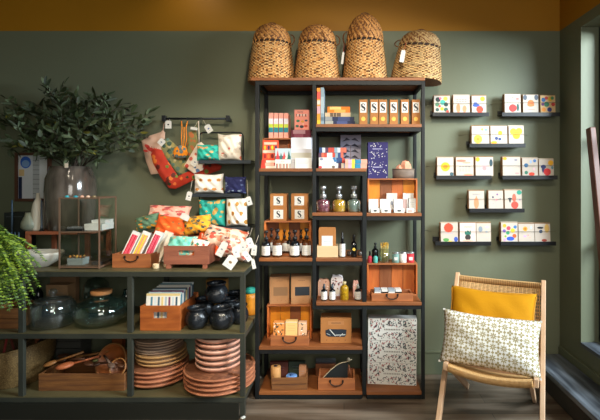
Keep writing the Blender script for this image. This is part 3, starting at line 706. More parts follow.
# front tray with packets on E right
z = sh['E']+.0008; D = 2.915
tray('low reddish wooden tray with dark handle on the right-hand shelf', ((X(371.5, D)+X(413, D))/2, D, z), X(413, D)-X(371.5, D), .12, Z(293.5, D)-z, crateh)
for i in range(4):
    for j in range(2):
        t = thing('packet', 'flat packet %s in the low reddish tray, %s row' % (['at the left end', 'second from left', 'third from left', 'at the right end'][i], ['front', 'back'][j]), 'packet', (X(378+7*i, D), D+.022+j*.04, z+.0095), 0, 'black and white packets')
        m = MB(); m.box(-.022, .022, 0, .03, 0, .062, black if (i+j) % 2 else white); m.build('sleeve', t, bevel=.001)
        m = MB(); m.box(-.021, .021, -.0005, .0305, .05, .0628, white if i % 2 else solidc('#9aa4ac')); m.build('band', t)
# gift boxes with window (left, on riser 5)
D = 3.05; z = RZ[5]+.0008
for i, (a_, b_, tp) in enumerate(((269.5, 289, 277), (291, 311, 276.5))):
    x0, x1 = X(a_, D), X(b_, D); W = x1-x0; H = Z(tp, D)-z
    t = thing('windowed_gift_box', 'kraft gift box %s, angled on top of the shadowed crate' % ['with brown window, left one', 'with dark window, right one'][i], 'box', ((x0+x1)/2, D+.005, z), [.08, .13][i], 'windowed kraft boxes')
    m = MB(); m.box(-W/2, W/2, 0, .10, 0, H, kraft2); m.build('carton', t, bevel=.0015)
    m = MB(); m.box(-W*.3, W*.42, -.0008, 0, H*.3, H*.62, solidc('#8f6a48' if i == 0 else '#20262c')); m.build('window', t)
    m = MB(); m.line(-W*.15, H*.85, W*.2, H*.85, .002, -.0008, solidc('#6b4a30')); 
    for k_ in range(4): m.disc((-.3+.2*k_)*W, H*.12, .0016, .0016, -.0008, solidc('#6b4a30'), 6)
    m.build('print', t)
# kraft box with animal-shaped window on F
z = sh['F']+.0008; D = 2.955
x0, x1 = X(320.5, D), X(351.5, D); W = x1-x0; H = Z(318.5, D)-z
t = thing('windowed_gift_box', 'large kraft box with a cow-patch dark window below the small bottles', 'box', ((x0+x1)/2, D, z), 0, 'windowed kraft boxes')
m = MB(); m.box(-W/2, W/2, 0, .13, 0, H, kraft); m.build('carton', t, bevel=.002)
m = MB(); dkw = solidc('#1e2833')
m.prism([(-W*.33, H*.33), (-W*.25, H*.27), (W*.28, H*.26), (W*.33, H*.34), (W*.34, H*.55), (W*.22, H*.57), (-W*.25, H*.57), (-W*.34, H*.52)], -.0012, -.0002, dkw); m.build('window', t)
m = MB(); m.line(-W*.2, H*.56, -W*.02, H*.30, .006, -.0022, solidc('#cfd2cc')); m.line(-W*.04, H*.33, W*.3, H*.35, .005, -.0022, solidc('#cfd2cc')); m.line(W*.12, H*.28, W*.22, H*.40, .004, -.0022, solidc('#cfd2cc')); m.line(-W*.3, H*.4, -W*.18, H*.33, .004, -.0022, solidc('#a9b0b0'))
m.build('lining', t)
m = MB(); m.box(-W*.26, W*.26, -.0006, 0, H*.74, H*.90, mat('kraft_deep', '#b27845', .8)); m.line(-W*.15, H*.82, W*.16, H*.82, .004, -.0012, solidc('#4a3020'))
for k_ in range(4): m.disc((-.3+.2*k_)*W, H*.13, .0035, .0035, -.0008, solidc('#6b3a20'), 8)
m.build('print', t)
# tray with fruit-print packs on F left
D = 2.91; z = sh['F']+.0008
tray('golden wooden tray filled with packs, in front of the shadowed crate', ((X(270.5, D)+X(308.5, D))/2, D, z), X(308.5, D)-X(270.5, D), .115, Z(336, D)-z, crateh, handle='arc', group=None)
for i, (a_, b_, c_, dk) in enumerate(((273, 284, '#e8954a', 0), (285, 297, '#eec27a', 1), (298, 306, '#e6b48a', 2))):
    x0, x1 = X(a_, D+.02), X(b_, D+.02); W = x1-x0; H = Z([322.5, 321.5, 323][i], D+.03)-z-.01
    t = thing('fruit_pack', ['orange pack with dark leaves, left in the golden tray', 'pale yellow pack with fine lines, middle of the golden tray', 'peach pack with dark leaves, right in the golden tray'][i], 'pack', ((x0+x1)/2, D+.03+.004*i, z+.0095), (-.05, 0, 0), 'packs in the golden tray')
    m = MB(); m.box(-W/2, W/2, 0, .05, 0, H, solidc(c_)); rnd = random.Random(i+9)
    if dk != 1:
        for k_ in range(14): m.disc(rnd.uniform(-.4, .4)*W, rnd.uniform(.3, .95)*H, W*.06, W*.13, -.0006-.0001*k_, solidc(rnd.choice(['#3a3a30', '#f4e8d8', '#d8702a', '#54432e'])), 7, rnd.uniform(0, 3))
    else:
        for k_ in range(3): m.line(-W*.3, H*(.55+.12*k_), W*.3, H*(.55+.12*k_), .0012, -.0008, solidc('#a8783c'))
    m.build('sleeve', t, bevel=.001)
    m = MB(); m.box(-W*.5, W*.5, -.0008, .0505, H*.93, H*.96, cream); m.build('band', t)
# floral boxes bottom right (three in a stack)
fw_ = mat('floral_white', '#d9d8d2', .7)
z = sh['G']+.0008; D = 2.99; rot = -.09
x0, x1 = X(368, D), X(416.5, D); W = x1-x0; Htot = Z(318.5, D)-z; rnd = random.Random(21)
base = None
for j in range(3):
    h = Htot/3-.001; lab = 'white gift box strewn with tiny botanical motifs, %s of the stack of three' % ['bottom', 'middle', 'top'][j]
    p = ((x0+x1)/2-.002+.002*j, D+.004, z+j*(h+.001)); rr_ = (0, 0, rot+.015*j)
    if base: dup(base, p, lab, rr_); continue
    t = base = thing('floral_box', lab, 'box', p, rr_, 'botanical gift boxes')
    m = MB(); m.box(-W/2, W/2, 0, .08, 0, h, fw_)
    for k_ in range(260):
        u, v = rnd.uniform(-.48, .48), rnd.uniform(.04, .96)
        if abs(u) < .2 and abs(v-.5) < .12: continue
        c_ = rnd.choice(['#2c3638', '#2c3638', '#4a5a5c', '#9a4a50', '#7a8a88', '#3c3038', '#b0706a']); a_ = rnd.uniform(0, 3)
        s_ = rnd.uniform(.6, 1.25)
        m.disc(u*W, v*h, .0085*s_, .0032*s_, -.001-.00001*k_, solidc(c_), 6, a_)
    for k_ in range(10): m.box(-W*.17+k_*W*.034, -W*.17+k_*W*.034+W*.02, -.003, -.0028, h*.47, h*.54, solidc('#8c8a84'))
    m.build('carton', t, bevel=.001)
    m = MB(); m.box(-W/2-.0005, W/2+.0005, -.0006, .0805, h*.985, h+.0002, solidc('#b4b2ac')); m.build('lid_seam', t)
# bottom left trays
z = sh['G']+.0008; D = 2.915
tray('weathered wooden crate with brushes on the bottom shelf, left', ((X(271.5, D)+X(304.5, D))/2+.01, D, z), X(307, D)-X(271.5, D), .19, Z(378, D)-z, crateaged, .06, handle='none', slats=2)
tray('small orange wooden crate with dark handle on the bottom shelf, right', ((X(318, D)+X(355, D))/2, D, z), X(355, D)-X(318, D), .17, Z(378.5, D)-z, crateh)
m = MB(); zz = Z(371, 3.0); 
xc = X(290.5, 3.0)
def roll(label, px, wpx, py0, py1, D, z0, c1, c2, name='twine_roll', ax=0):
    r = wpx*sc(D)/2; H = (py1-py0)*sc(D)
    t = thing(name, label, 'roll', (X(px, D), D, z0))
    m = MB(); m.lathe([(r*.9, 0), (r, .002), (r, H-.002), (r*.9, H), (.0001, H)], c1, 20); m.build('wrap', t)
    m = MB(); m.lathe([(r*.35, H+.0003), (r*.35, H+.004), (.0001, H+.004)], c2, 12); m.build('core', t); return t
roll('tan cylinder with a dark top in the weathered crate', 275.8, 10, 367, 385, 2.985, z+.0095, mat('tan_roll', '#c08a50', .7), solidc('#3a1f20'), 'scrub_brush')
t = roll('bright blue cylinder in the weathered crate', 291.5, 11, 367, 375, 3.0, z+.0095, solidc('#6a94cc'), solidc('#3a5a90'), 'thread_roll')
t.rotation_euler = (0, 0, .2)
carton('brown card block at the right end of the weathered crate', 299, 306, 366, 3.0, z+.0095, .04, solidc('#b07a54'), None, None, 'card_block', 'block')
carton('dark reddish flat box standing at the back of the weathered crate', 270, 288, 362, 3.06, z+.0095, .03, solidc('#5c2c22'), None, None, 'flat_box', 'box')
carton('dark green flat box at the back right of the weathered crate', 288.6, 305, 361.5, 3.06, z+.0095, .03, solidc('#2e3a2c'), None, None, 'flat_box', 'box')
# brush and tongs in the right one
t = thing('scrubbing_brush', 'long brush with grey bristles behind the orange crate', 'brush', (X(325.5, 3.13), 3.13, z))
m = MB(); W = 20*sc(3.13)
zt_ = Z(364, 3.13)-z; m.box(-W/2, W/2, 0, .03, 0, zt_, crated); m.build('back', t, bevel=.003)
m = MB()
for k_ in range(22):
    for j in range(3): xx = -W/2+.004+k_*(W-.008)/21; m.tube([(xx, .006+.009*j, zt_+.0003), (xx, .006+.009*j, zt_+.036)], .0016, solidc('#6c7480'), 4)
m.build('bristles', t)
t = thing('wooden_tongs', 'long curved wire-rimmed utensil arching out of the small orange crate', 'utensil', (X(336, 2.99), 2.99, z+.0095))
m = MB(); pts = []
for i in range(15):
    u = i/14; px_ = 322+u*30; py_ = 379-17*math.sin(min(1, u*1.25)*PI/2) if u < .8 else 362-(u-.8)*14
    pts.append((X(px_, 2.99)-X(336, 2.99), 0, max(.006, Z(py_, 2.99)-z-.01)))
m.tube(pts, .0032, solidc('#c9b592')); m.build('rim', t)
m = MB(); m.add([(p[0], .006, p[2]-.002) for p in pts[:13]]+[(p[0], .006, .006) for p in pts[:13]], [(i, 13+i, 14+i, i+1) for i in range(12)], solidc('#1b1f20')); m.build('blade', t, solid=.003)
t = thing('scoop', 'thin-handled scoop with round pale head above the small orange crate', 'utensil', (X(347, 3.02), 3.02, z+.0095))
m = MB(); m.tube([(.03, 0, .004), (.012, 0, Z(366, 3.02)-z)], .004, crated); m.build('handle', t)
m = MB(); m.sphere((.010, 0, Z(361, 3.02)-z), .014, mat('pale_head', '#9b8d74', .7)); m.build('head', t)
# ------------------------------------------------------------ woven hive baskets
def wovenmat(name, c1, c2, c3):
    if name in _m: return _m[name]
    m = mat(name, c1, .65, vary=c2, scale=40, amt=.7); nt = m.node_tree; N = nt.nodes; L = nt.links
    b = N['Principled BSDF']; src = b.inputs['Base Color'].links[0].from_socket
    n = N.new('ShaderNodeTexNoise'); n.inputs['Scale'].default_value = 150
    tc = [x for x in N if x.type == 'TEX_COORD'][0]; L.new(tc.outputs['Object'], n.inputs[0])
    r = N.new('ShaderNodeValToRGB'); r.color_ramp.elements[0].position = .5; r.color_ramp.elements[1].position = .68; L.new(n.outputs[0], r.inputs[0])
    mx = N.new('ShaderNodeMixRGB'); mx.inputs[2].default_value = lin(c3); L.new(r.outputs[0], mx.inputs[0]); L.new(src, mx.inputs[1]); L.new(mx.outputs[0], b.inputs['Base Color'])
    return m
wv = wovenmat('seagrass', '#c98f4c', '#a46a30', '#dca869'); wvd = wovenmat('seagrass_dark', '#714420', '#522e14', '#966330')
wvl = wovenmat('seagrass_highlight', '#e8bf82', '#d6a562', '#f2d6a4')
wvg = wovenmat('seagrass_grey', '#b4945f', '#8e6e42', '#cdb284')
def hive(label, px, wpx, ptop, D, ptier, rot=(0, 0, 0), base=None, m1=wv, m2=wvd, seed=0, handles=(1,), z0=None):
    z0 = sh['top']+.001 if z0 is None else z0
    k = sc(D); R_ = wpx*k/2; H = Z(ptop, D)-z0; hb = Z(ptier, D)-z0
    sy = min(1, .158/R_)
    t = thing('woven_basket', label, 'basket', (X(px, D), D, z0), rot, 'hive-shaped baskets on top of the shelving')
    nth = 104; amp = .0062
    def shp(v): return R_*(1.02-.19*v**1.3)
    m = MB(); V = []; Fs = {}; nz = 26
    for j in range(nz+1):
        v = j/nz
        for i in range(nth):
            a_ = 2*PI*i/nth; w_ = math.sin(a_*26+(PI if j % 2 else 0))*amp
            r = shp(v)+w_-.006; ca, sa = math.cos(a_), math.sin(a_)
            ex = .8; V.append((r*abs(ca)**ex*(1 if ca > 0 else -1), r*sy*abs(sa)**ex*(1 if sa > 0 else -1), hb*v))
    rnd = random.Random(seed)
    for j in range(nz):
        for i in range(nth):
            k2 = (i+1) % nth; q = (j*nth+i, j*nth+k2, (j+1)*nth+k2, (j+1)*nth+i)
            sn_ = math.sin(2*PI*(i+.5)/nth*26+(PI if j % 2 else 0)); dark = sn_ < -.3 and rnd.random() < (.42 if j % 4 else .6); lite = sn_ > .3 and rnd.random() < .75  # raised strands coloured as highlights, sunk ones darkened like shaded gaps
            Fs.setdefault(m2 if dark else (wvl if lite else m1), []).append(q)
    base_n = len(V); 
    for mm, q in Fs.items(): m.add(V, q, mm, True)
    m.add([V[i] for i in range(nth)], [list(range(nth))[::-1]], m2)
    m.build('basket_body', t)
    # dark row of openings under the lid
    m = MB(); r = shp(1)-.004
    m.lathe([(r, hb), (r, hb+.016)], solidc('#2c1a0e'), nth, 1, sy)
    for i in range(22):
        a_ = 2*PI*(i+.5)/22; m.tube([((r+.003)*math.cos(a_), (r+.003)*sy*math.sin(a_), hb-.002), ((r+.003)*math.cos(a_+.07), (r+.003)*sy*math.sin(a_+.07), hb+.016)], .0035, m1, 5)
    m.build('rim', t)
    # domed lid, diagonal weave
    m = MB(); hl = H-hb-.016; V = []; nz = 26; Fs = {}
    for j in range(nz+1):
        v = j/nz; rr_ = r*math.cos(v*PI/2*.985)**(.95 if seed == 3 else .82)
        for i in range(nth):
            a_ = 2*PI*i/nth; w_ = math.sin(a_*20+j*1.1)*amp*.8
            rq = max(.001, rr_+w_*(rr_/r)); V.append((rq*math.cos(a_), rq*sy*math.sin(a_), hb+.016+hl*math.sin(v*PI/2)**.95))
    for j in range(nz):
        for i in range(nth):
            k2 = (i+1) % nth; dark = ((i+j) % 5 < 2 and rnd.random() < .8) or rnd.random() < .15
            Fs.setdefault(m2 if dark else m1, []).append((j*nth+i, j*nth+k2, (j+1)*nth+k2, (j+1)*nth+i))
    for mm, q in Fs.items(): m.add(V, q, mm, True)
    m.build('lid', t)
    for h_ in handles:
        m = MB(); pts = []
        for i in range(13):
            u = PI*i/12
            if h_ == 1: pts.append((math.cos(u)*R_*.36, -R_*sy*(.93-.28*math.sin(u)), hb+.01+math.sin(u)*hl*.60))
            elif h_ == 2: pts.append((R_*(.80+.18*math.sin(u)), math.cos(u)*.035-.02, hb+.0+hl*.35*math.cos(u)+.04))
            elif h_ == 3: pts.append((-R_*(.80+.18*math.sin(u)), math.cos(u)*.035-.02, hb+hl*.3*math.cos(u)+.04))
            else: pts.append((math.cos(u)*R_*.22, .0, H-.012+math.sin(u)*.028))
        m.tube(pts, .004, m2, 6); m.build('handle', t)
    return t, R_, H, hb
hive('woven hive basket at the left end of the shelving top', 272, 46, 25, 3.075, 46.5, seed=1, handles=(2, 4))
hive('woven hive basket with front loop handle, second from left on the shelving top', 317.5, 45.5, 26, 3.075, 47, seed=2, handles=(1, 2))
b3, R3, H3, _h = hive('tallest woven hive basket, third from left on the shelving top', 365, 44.5, 15, 3.075, 45, seed=3, handles=(4, 3))
b4, R4, H4, _h = hive('greyer woven hive basket tilting over the right edge of the shelving top', 416, 50, 32, 3.06, 50, rot=(0, .10, -.3), m1=wvg, m2=wvd, seed=4, handles=(3, 4), z0=sh['top']+.006)
red = mat('red_ribbon', '#b5382c', .7)
def hangtag(label, px, py, wpx, hpx, D, ang, pz, name='paper_tag', string=None, mark=ink, group=None, yaw=0):
    """a card tag with its string; pz: pixel where the string is tied"""
    W, H = wpx*sc(D)*.88, hpx*sc(D)*.88; x, z_ = X(px, D), Z(py, D)
    t = thing(name, label, 'tag', (x, D, z_), 0, group)
    m = MB(); m.M = Matrix.Rotation(yaw, 4, 'Z') @ Matrix.Rotation(ang, 4, 'Y')
    m.prism([(-W/2, -H/2), (W/2, -H/2), (W/2, H*.38), (W*.3, H/2), (-W*.3, H/2), (-W/2, H*.38)], 0, .0015, white)
    if mark is not None: m.disc(0, -H*.02, W*.17, W*.13, -.0005, mark, 8); m.line(-W*.25, -H*.28, W*.25, -H*.28, .0012, -.0005, graymark)
    m.build('card', t)
    m = MB(); top = Matrix.Rotation(ang, 3, 'Y') @ Vector((0, 0, H*.45)); e = Vector((X(pz[0], D)-x, 0.004, Z(pz[1], D)-z_))
    m.tube([top, (top+e)/2+Vector((.002, -.004, -.003)), e], .0011, string or cream, 4); m.build('string', t); return t
hangtag('white paper tag on red ribbon hanging on the tilting basket', 402.6, 56, 5, 14, 2.868, .18, (406, 42), string=red, mark=None)
hangtag('thin pale tag on red ribbon hanging beside the tallest basket', 342.8, 58, 2.5, 14, 2.99, .12, (344, 44), string=red, mark=None)

# ------------------------------------------------------------ card ledges and cards
ledge_m = mat('ledge_black', '#0d0f12', .4)
inkc = '#3a3a44'
cards = {
 0: [[('d',.25,.78,.14,'#2c3838'),('d',.72,.83,.12,'#e8b84a'),('d',.2,.5,.12,'#5a8a6a'),('d',.55,.62,.15,'#4ab0a0'),('d',.75,.5,.12,'#2f4a44'),('d',.2,.2,.1,'#3f5a54'),('d',.5,.25,.1,'#d8c030'),('d',.75,.2,.12,'#3a6a5a'),('d',.85,.1,.08,'#d04838'),('d',.35,.4,.07,'#d05a48'),('d',.4,.85,.07,'#d06a8a')],
     [('t',.75),('t',.64),('e',.3,.28,.13,.25,'#f08a60'),('e',.68,.24,.13,.2,'#f0906a')],
     [('d',.75,.82,.15,'#f4c430'),('e',.3,.45,.25,.10,'#3a5aa8'),('e',.25,.58,.15,.05,'#3a5aa8'),('d',.55,.22,.22,'#e8482c'),('d',.8,.35,.08,'#e89ab0')]],
 1: [[('l',.15,.5,.3,.85,'#58a888'),('e',.5,.82,.08,.03,'#e88a78'),('e',.8,.75,.12,.04,'#e05a58'),('d',.5,.27,.22,'#e03a34'),('e',.82,.3,.08,.2,'#2f5a54'),('d',.35,.65,.04,'#e8a898')],
     [('e',.13,.85,.14,.16,'#5c6470'),('e',.87,.85,.14,.16,'#5c6470'),('d',.5,.55,.19,'#f0844a'),('e',.5,.45,.24,.1,'#f0844a'),('l',.25,.2,.75,.2,'#d0604a')],
     [('bg','#d8b480'),('d',.2,.2,.13,'#e8903a'),('d',.6,.2,.14,'#3a3a78'),('d',.85,.5,.12,'#c03a34'),('d',.4,.5,.16,'#3a7a5a'),('d',.2,.75,.13,'#3a6aa0'),('d',.65,.8,.14,'#e0b030'),('d',.4,.85,.1,'#c84838'),('d',.8,.85,.1,'#3a8a5a'),('d',.15,.5,.1,'#6a3a6a')]],
 2: [[('e',.3,.82,.06,.04,'#a8b8c8'),('e',.6,.82,.06,.07,'#f0c040'),('e',.82,.8,.08,.08,'#7aa8d8'),('d',.35,.28,.22,'#f0c040'),('d',.35,.28,.08,'#e0902a'),('l',.6,.45,.9,.4,'#8a94b8')],
     [('d',.58,.62,.12,'#dcb820'),('d',.2,.1,.2,'#e8a020'),('d',.35,.32,.09,'#3a4a78'),('d',.55,.28,.08,'#3a4a78'),('l',.15,.85,.45,.88,'#c0a8c8'),('e',.85,.2,.08,.04,'#9aa0c0')],
     [('d',.3,.7,.2,'#f4c830'),('d',.68,.72,.2,'#f4c830'),('d',.5,.48,.22,'#f0bc20'),('l',.3,.58,.95,.6,'#c04848')]],
 3: [[('d',.5,.5,.25,'#f2b420'),('d',.5,.5,.12,'#e89018'),('d',.88,.12,.13,'#3a5a64'),('l',.1,.85,.4,.85,'#c8a0b0'),('d',.8,.85,.05,'#a8c8b8')],
     [('e',.3,.82,.28,.07,'#f08068'),('e',.6,.72,.25,.05,'#f0a088'),('t',.5),('t',.38),('t',.28),('e',.7,.08,.28,.08,'#f09878')],
     [('d',.12,.88,.18,'#e8a820'),('e',.88,.7,.1,.2,'#2f4a54'),('d',.5,.4,.22,'#e0b8b8'),('d',.5,.4,.1,'#c89898'),('l',.3,.78,.6,.8,'#a0a0b0')]],
 4: [[('d',.12,.92,.24,'#f0a020'),('e',.75,.85,.1,.05,'#8a8a98'),('l',.3,.4,.8,.42,'#b8b0b0'),('e',.8,.15,.12,.04,'#e0a0a0')],
     [('d',.25,.6,.12,'#2f6a98'),('d',.8,.85,.09,'#4a7ab8'),('e',.55,.8,.07,.1,'#a8c0e0'),('d',.6,.12,.17,'#e04a34'),('d',.25,.2,.1,'#3a8068'),('e',.75,.4,.06,.08,'#e8b8c8')],
     [('d',.8,.78,.16,'#f0b020'),('e',.3,.55,.18,.12,'#2a3a78'),('e',.28,.4,.1,.2,'#3a3a6a'),('d',.55,.25,.22,'#e03a3a'),('e',.9,.5,.08,.1,'#6a98a8')]],
 5: [[('l',.2,.82,.75,.82,inkc),('l',.25,.77,.6,.77,'#6a88b0'),('e',.48,.33,.17,.3,'#f09468'),('e',.48,.6,.05,.12,'#f09468')],
     [('d',.3,.65,.06,'#4a5068'),('d',.6,.8,.06,'#8a6a98'),('e',.55,.5,.08,.06,'#e898a0'),('l',.5,.45,.5,.1,'#c8a8b0'),('d',.8,.55,.04,'#6a7088'),('d',.3,.3,.04,'#e0a8a8')],
     [('d',.58,.22,.19,'#e85040'),('e',.55,.6,.12,.22,'#f07058'),('e',.3,.55,.14,.05,'#2f3844'),('e',.3,.48,.05,.14,'#2f3844'),('d',.85,.88,.13,'#3aa088'),('d',.88,.5,.04,'#a880b0')]],
 6: [[('d',.45,.75,.24,'#ea4a2c'),('e',.3,.12,.18,.12,'#5aa050'),('d',.55,.05,.1,'#f0d040'),('d',.88,.15,.2,'#3a5ab8'),('l',.25,.45,.7,.45,'#b8a8d0')],
     [('bg','#f0d8cc'),('l',.25,.82,.8,.82,'#c86048'),('l',.25,.75,.75,.75,'#c86048'),('e',.5,.4,.12,.22,'#2f7a68'),('e',.35,.48,.05,.1,'#2f7a68'),('e',.65,.5,.05,.12,'#2f7a68'),('d',.5,.25,.16,'#3a3430'),('e',.5,.08,.35,.06,'#f0c0a8')],
     [('e',.28,.68,.15,.16,'#8a98a4'),('e',.75,.8,.15,.07,'#e0b8c8'),('d',.7,.55,.07,'#a8b0b8'),('l',.1,.22,.9,.24,'#d0b8c0')]],
 7: [[('d',.2,.85,.1,'#f0b030'),('d',.45,.72,.11,'#e84a5a'),('d',.85,.78,.09,'#3a7ab8'),('d',.18,.58,.09,'#7a5ab0'),('d',.7,.6,.12,'#f0d030'),('d',.4,.48,.1,'#3aa070'),('d',.8,.32,.11,'#e8602c'),('e',.55,.18,.24,.11,'#2a5ac8'),('d',.25,.3,.06,'#88b840'),('d',.2,.12,.08,'#e8a0c0')],
     [('d',.42,.72,.13,'#f0a838'),('d',.42,.72,.06,'#c87020'),('e',.4,.32,.1,.05,'#d0a8e0'),('e',.7,.25,.08,.04,'#f0b8a0'),('e',.8,.8,.06,.1,'#c8e0d8'),('d',.6,.38,.04,'#e89898')],
     [('e',.35,.78,.22,.06,'#1f2328'),('e',.38,.58,.12,.1,'#3a4a68'),('e',.78,.75,.16,.24,'#d8b060'),('e',.6,.1,.18,.08,'#a84030'),('l',.3,.4,.7,.4,'#b8a0a8')]],
}
ledges = [ # px0, px1, ledge top y, cards(px0, px1, ytop)
 (432.5, 489, 113.2, [(434.2,450,95.6),(453.5,469.8,95),(472,486.3,95.6)]),
 (502, 560, 113.2, [(505,520.8,94),(523.4,538.5,94.5),(540.8,555.5,95.2)]),
 (469.5, 525.5, 144.3, [(472,489.3,126),(490.8,507.3,125.8),(509,524,126)]),
 (436.3, 491.5, 176.3, [(437.4,453.6,157.3),(456.2,473.6,157.3),(475.8,493.3,157)]),
 (502.5, 557.5, 176.3, [(503,520.5,157),(522.5,538,158),(539.3,553.9,159)]),
 (469.3, 524.5, 209.3, [(469.2,484.3,190.8),(488.8,503.3,190.7),(505,522,190.2)]),
 (435.2, 491, 242.3, [(441,458,223),(460,475.9,223),(476.6,491,223.2)]),
 (500.5, 556, 242.3, [(501.5,517.8,222.8),(518.8,534.6,223.8),(535.2,550.4,223.8)]),
]
lnames = ['top left', 'top right', 'second-row', 'middle left', 'middle right', 'lower single', 'bottom left', 'bottom right']
cdesc = [
 ['with small scattered leaves and berries in many colours', 'with two peach hands under a text line', 'with yellow sun and blue and red shapes'],
 ['with a red bloom beside a green leaf', 'with orange heart between grey wings', 'with dense multicoloured pattern on tan'],
 ['with one yellow flower low on the left', 'with small navy dots and a yellow corner', 'with a big yellow three-petal flower'],
 ['with a large amber sun in the centre', 'with coral waves above and below the text', 'with pale pink flower and dark right edge'],
 ['with orange bloom at its top left corner', 'with blue dots above a red flower', 'with yellow sun over navy and red shapes'],
 ['with an orange upright shape under a text line', 'with sparse tiny dots and pink stem', 'with red vase and dark sprig'],
 ['with a large plain red disc', 'with teal plant in a dark pot', 'with soft grey and pink drawing'],
 ['with bright dots and a blue oval', 'with one small orange flower on pale ground', 'with black arc and ochre stripe']]
env = mat('envelope_brown', '#8a6844', .8)
for li, (a_, b_, yt, cs) in enumerate(ledges):
    D = 3.195; x0, x1 = X(a_, D), X(b_, D); zt_ = Z(yt, D); W = x1-x0
    t = thing('picture_ledge', 'slim black card ledge on the green wall, '+['top left of the eight', 'top right of the eight', 'second row, centred alone', 'left one of the middle row', 'right one of the middle row', 'centred alone below the middle row', 'bottom left of the eight', 'bottom right of the eight'][li], 'shelf', ((x0+x1)/2, D, zt_), 0, 'black card ledges')
    m = MB(); m.box(-W/2, W/2, 0, WY-D-.0005, -.007, 0, ledge_m); m.build('tray', t, bevel=.001)
    m = MB(); m.box(-W/2, W/2, -.004, -.0002, -.024, .006, ledge_m); m.build('front_lip', t, bevel=.001)
    m = MB(); m.box(-W/2, W/2, WY-D-.008, WY-D-.0005, .0003, .03, ledge_m); m.build('back_lip', t)
    zc = (yt-(yt-cs[0][2])*.55); m = MB()
    m.tube([(-W/2-.06, WY-D-.003, Z(zc, D)-zt_), (-W/2-.0, -.004, Z(zc, D)-zt_), (W/2+.0, -.004, Z(zc, D)-zt_), (W/2+.05, WY-D-.003, Z(zc, D)-zt_)], .0013, solidc('#5e5846'), 4); m.build('retaining_cord', t)
    for ci, (ca, cb, ct) in enumerate(cs):
        D2 = 3.199; cx0, cx1 = X(ca, D2), X(cb, D2); cw = cx1-cx0; ch = Z(ct, D2)-zt_-.001
        t = thing('greeting_card', 'greeting card %s, on the %s' % (cdesc[li][ci], ['top left ledge', 'top right ledge', 'second-row ledge', 'middle left ledge', 'middle right ledge', 'lower centred ledge', 'bottom left ledge', 'bottom right ledge'][li]), 'card', ((cx0+cx1)/2, D2, zt_+.0008), (-.045, 0, 0), 'greeting cards on the black ledges')
        shapes = cards[li][ci]; bg = '#cdc0b2'
        for s_ in shapes:
            if s_[0] == 'bg': bg = s_[1]
        m = MB(); m.box(-cw/2, cw/2, 0, .004, .002, ch, solidc(bg)); e_ = -.0003
        for s_ in shapes:
            e_ -= .00004
            if s_[0] == 'd': r_ = min(s_[3], .5-abs(s_[1]-.5)+.03, ); m.disc((s_[1]-.5)*cw, max(.02, s_[2])*ch, cw*s_[3]*1.15 if abs(s_[1]-.5)+s_[3]*1.15 <= .5 else cw*(.5-abs(s_[1]-.5)), min(cw*s_[3]*1.15, ch*(1-s_[2]), ch*max(.03, s_[2])-.003), e_, solidc(s_[4]), 12)
            elif s_[0] == 'e': m.disc((s_[1]-.5)*cw, s_[2]*ch, cw*min(s_[3], .5-abs(s_[1]-.5)+.001), ch*min(s_[4], 1-s_[2], max(.03, s_[2]-.03)), e_, solidc(s_[5]), 12)
            elif s_[0] == 'l': m.line((s_[1]-.5)*cw, s_[2]*ch, (s_[3]-.5)*cw, s_[4]*ch, .0022, e_, solidc(s_[5]))
            elif s_[0] == 't':
                for q in range(4): m.line((-.32+.17*q)*cw, s_[1]*ch, (-.20+.17*q)*cw, s_[1]*ch, .003, e_, solidc('#55525c'))
        m.build('front_card', t)
        m = MB(); r_ = random.Random(li*3+ci)
        for q in range(5): off = .0016*q; m.box(-cw/2-.004*(q % 2 == 0), cw/2+.003+off*1.1, .0055+.0075*q, .0085+.0075*q, .003, ch+.002+r_.uniform(0, .007), env if q % 2 == 0 else cream)
        m.build('envelopes', t)

# ------------------------------------------------------------ steel display table
TD = 2.667; TB = 3.24
zt0, zt1, zt2 = Z(271, TD), Z(333, TD), Z(396.8, TD)
TX0, TX1 = X(-95, TD), X(244.8, TD)
tb = thing('display_table', 'long dark steel display table with two shelves below its top', 'table', (0, TD, 0))
ps = 5*sc(TD)
for z_, nm in ((zt0, 'table_top'), (zt1, 'middle_shelf'), (zt2, 'lower_shelf')):
    m = MB(); m.box(TX0+.002, TX1-.002, .003, TB-TD-.003, z_-.006, z_, deckm)
    if nm != 'table_top':
        pass
    m.build(nm, tb)
    m = MB(); hh_ = 4.8*sc(TD)
    for ya, yb in ((0, .028), (TB-TD-.028, TB-TD)): m.box(TX0, TX1, ya, yb, z_-.0065-hh_, z_-.0065, tsteel)
    for xa, xb in ((TX0, TX0+.028), (TX1-.028, TX1)): m.box(xa, xb, .028, TB-TD-.028, z_-.0065-hh_, z_-.0065, tsteel)
    m.build('rail', tb, bevel=.0015)
hh_ = 4.8*sc(TD)
for px_ in (-92, 20.5, 129.5, 242.3):
    for y in (.001, TB-TD-.029):
        x_ = X(px_, TD)
        m = MB(); 
        for za, zb2 in ((.02, zt2-.0066-hh_), (zt2+.0003, zt1-.0066-hh_), (zt1+.0003, zt0-.0066-hh_)): m.box(x_-ps/2, x_+ps/2, y, y+.026, za, zb2, tsteel)
        p_ = m.build('leg', tb, bevel=.0015)
        m = MB(); m.lathe([(.016, 0), (.018, .004), (.012, .009), (.006, .011), (.006, .0195)], mat('foot_pad', '#c8c6be', .5), 14, c=(x_, y+.013, .0004)); m.build('levelling_foot', p_)

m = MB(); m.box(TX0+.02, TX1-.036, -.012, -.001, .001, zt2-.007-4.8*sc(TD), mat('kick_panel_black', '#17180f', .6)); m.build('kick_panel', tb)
# ---- things on the table top, left to right
z = zt0+.0008
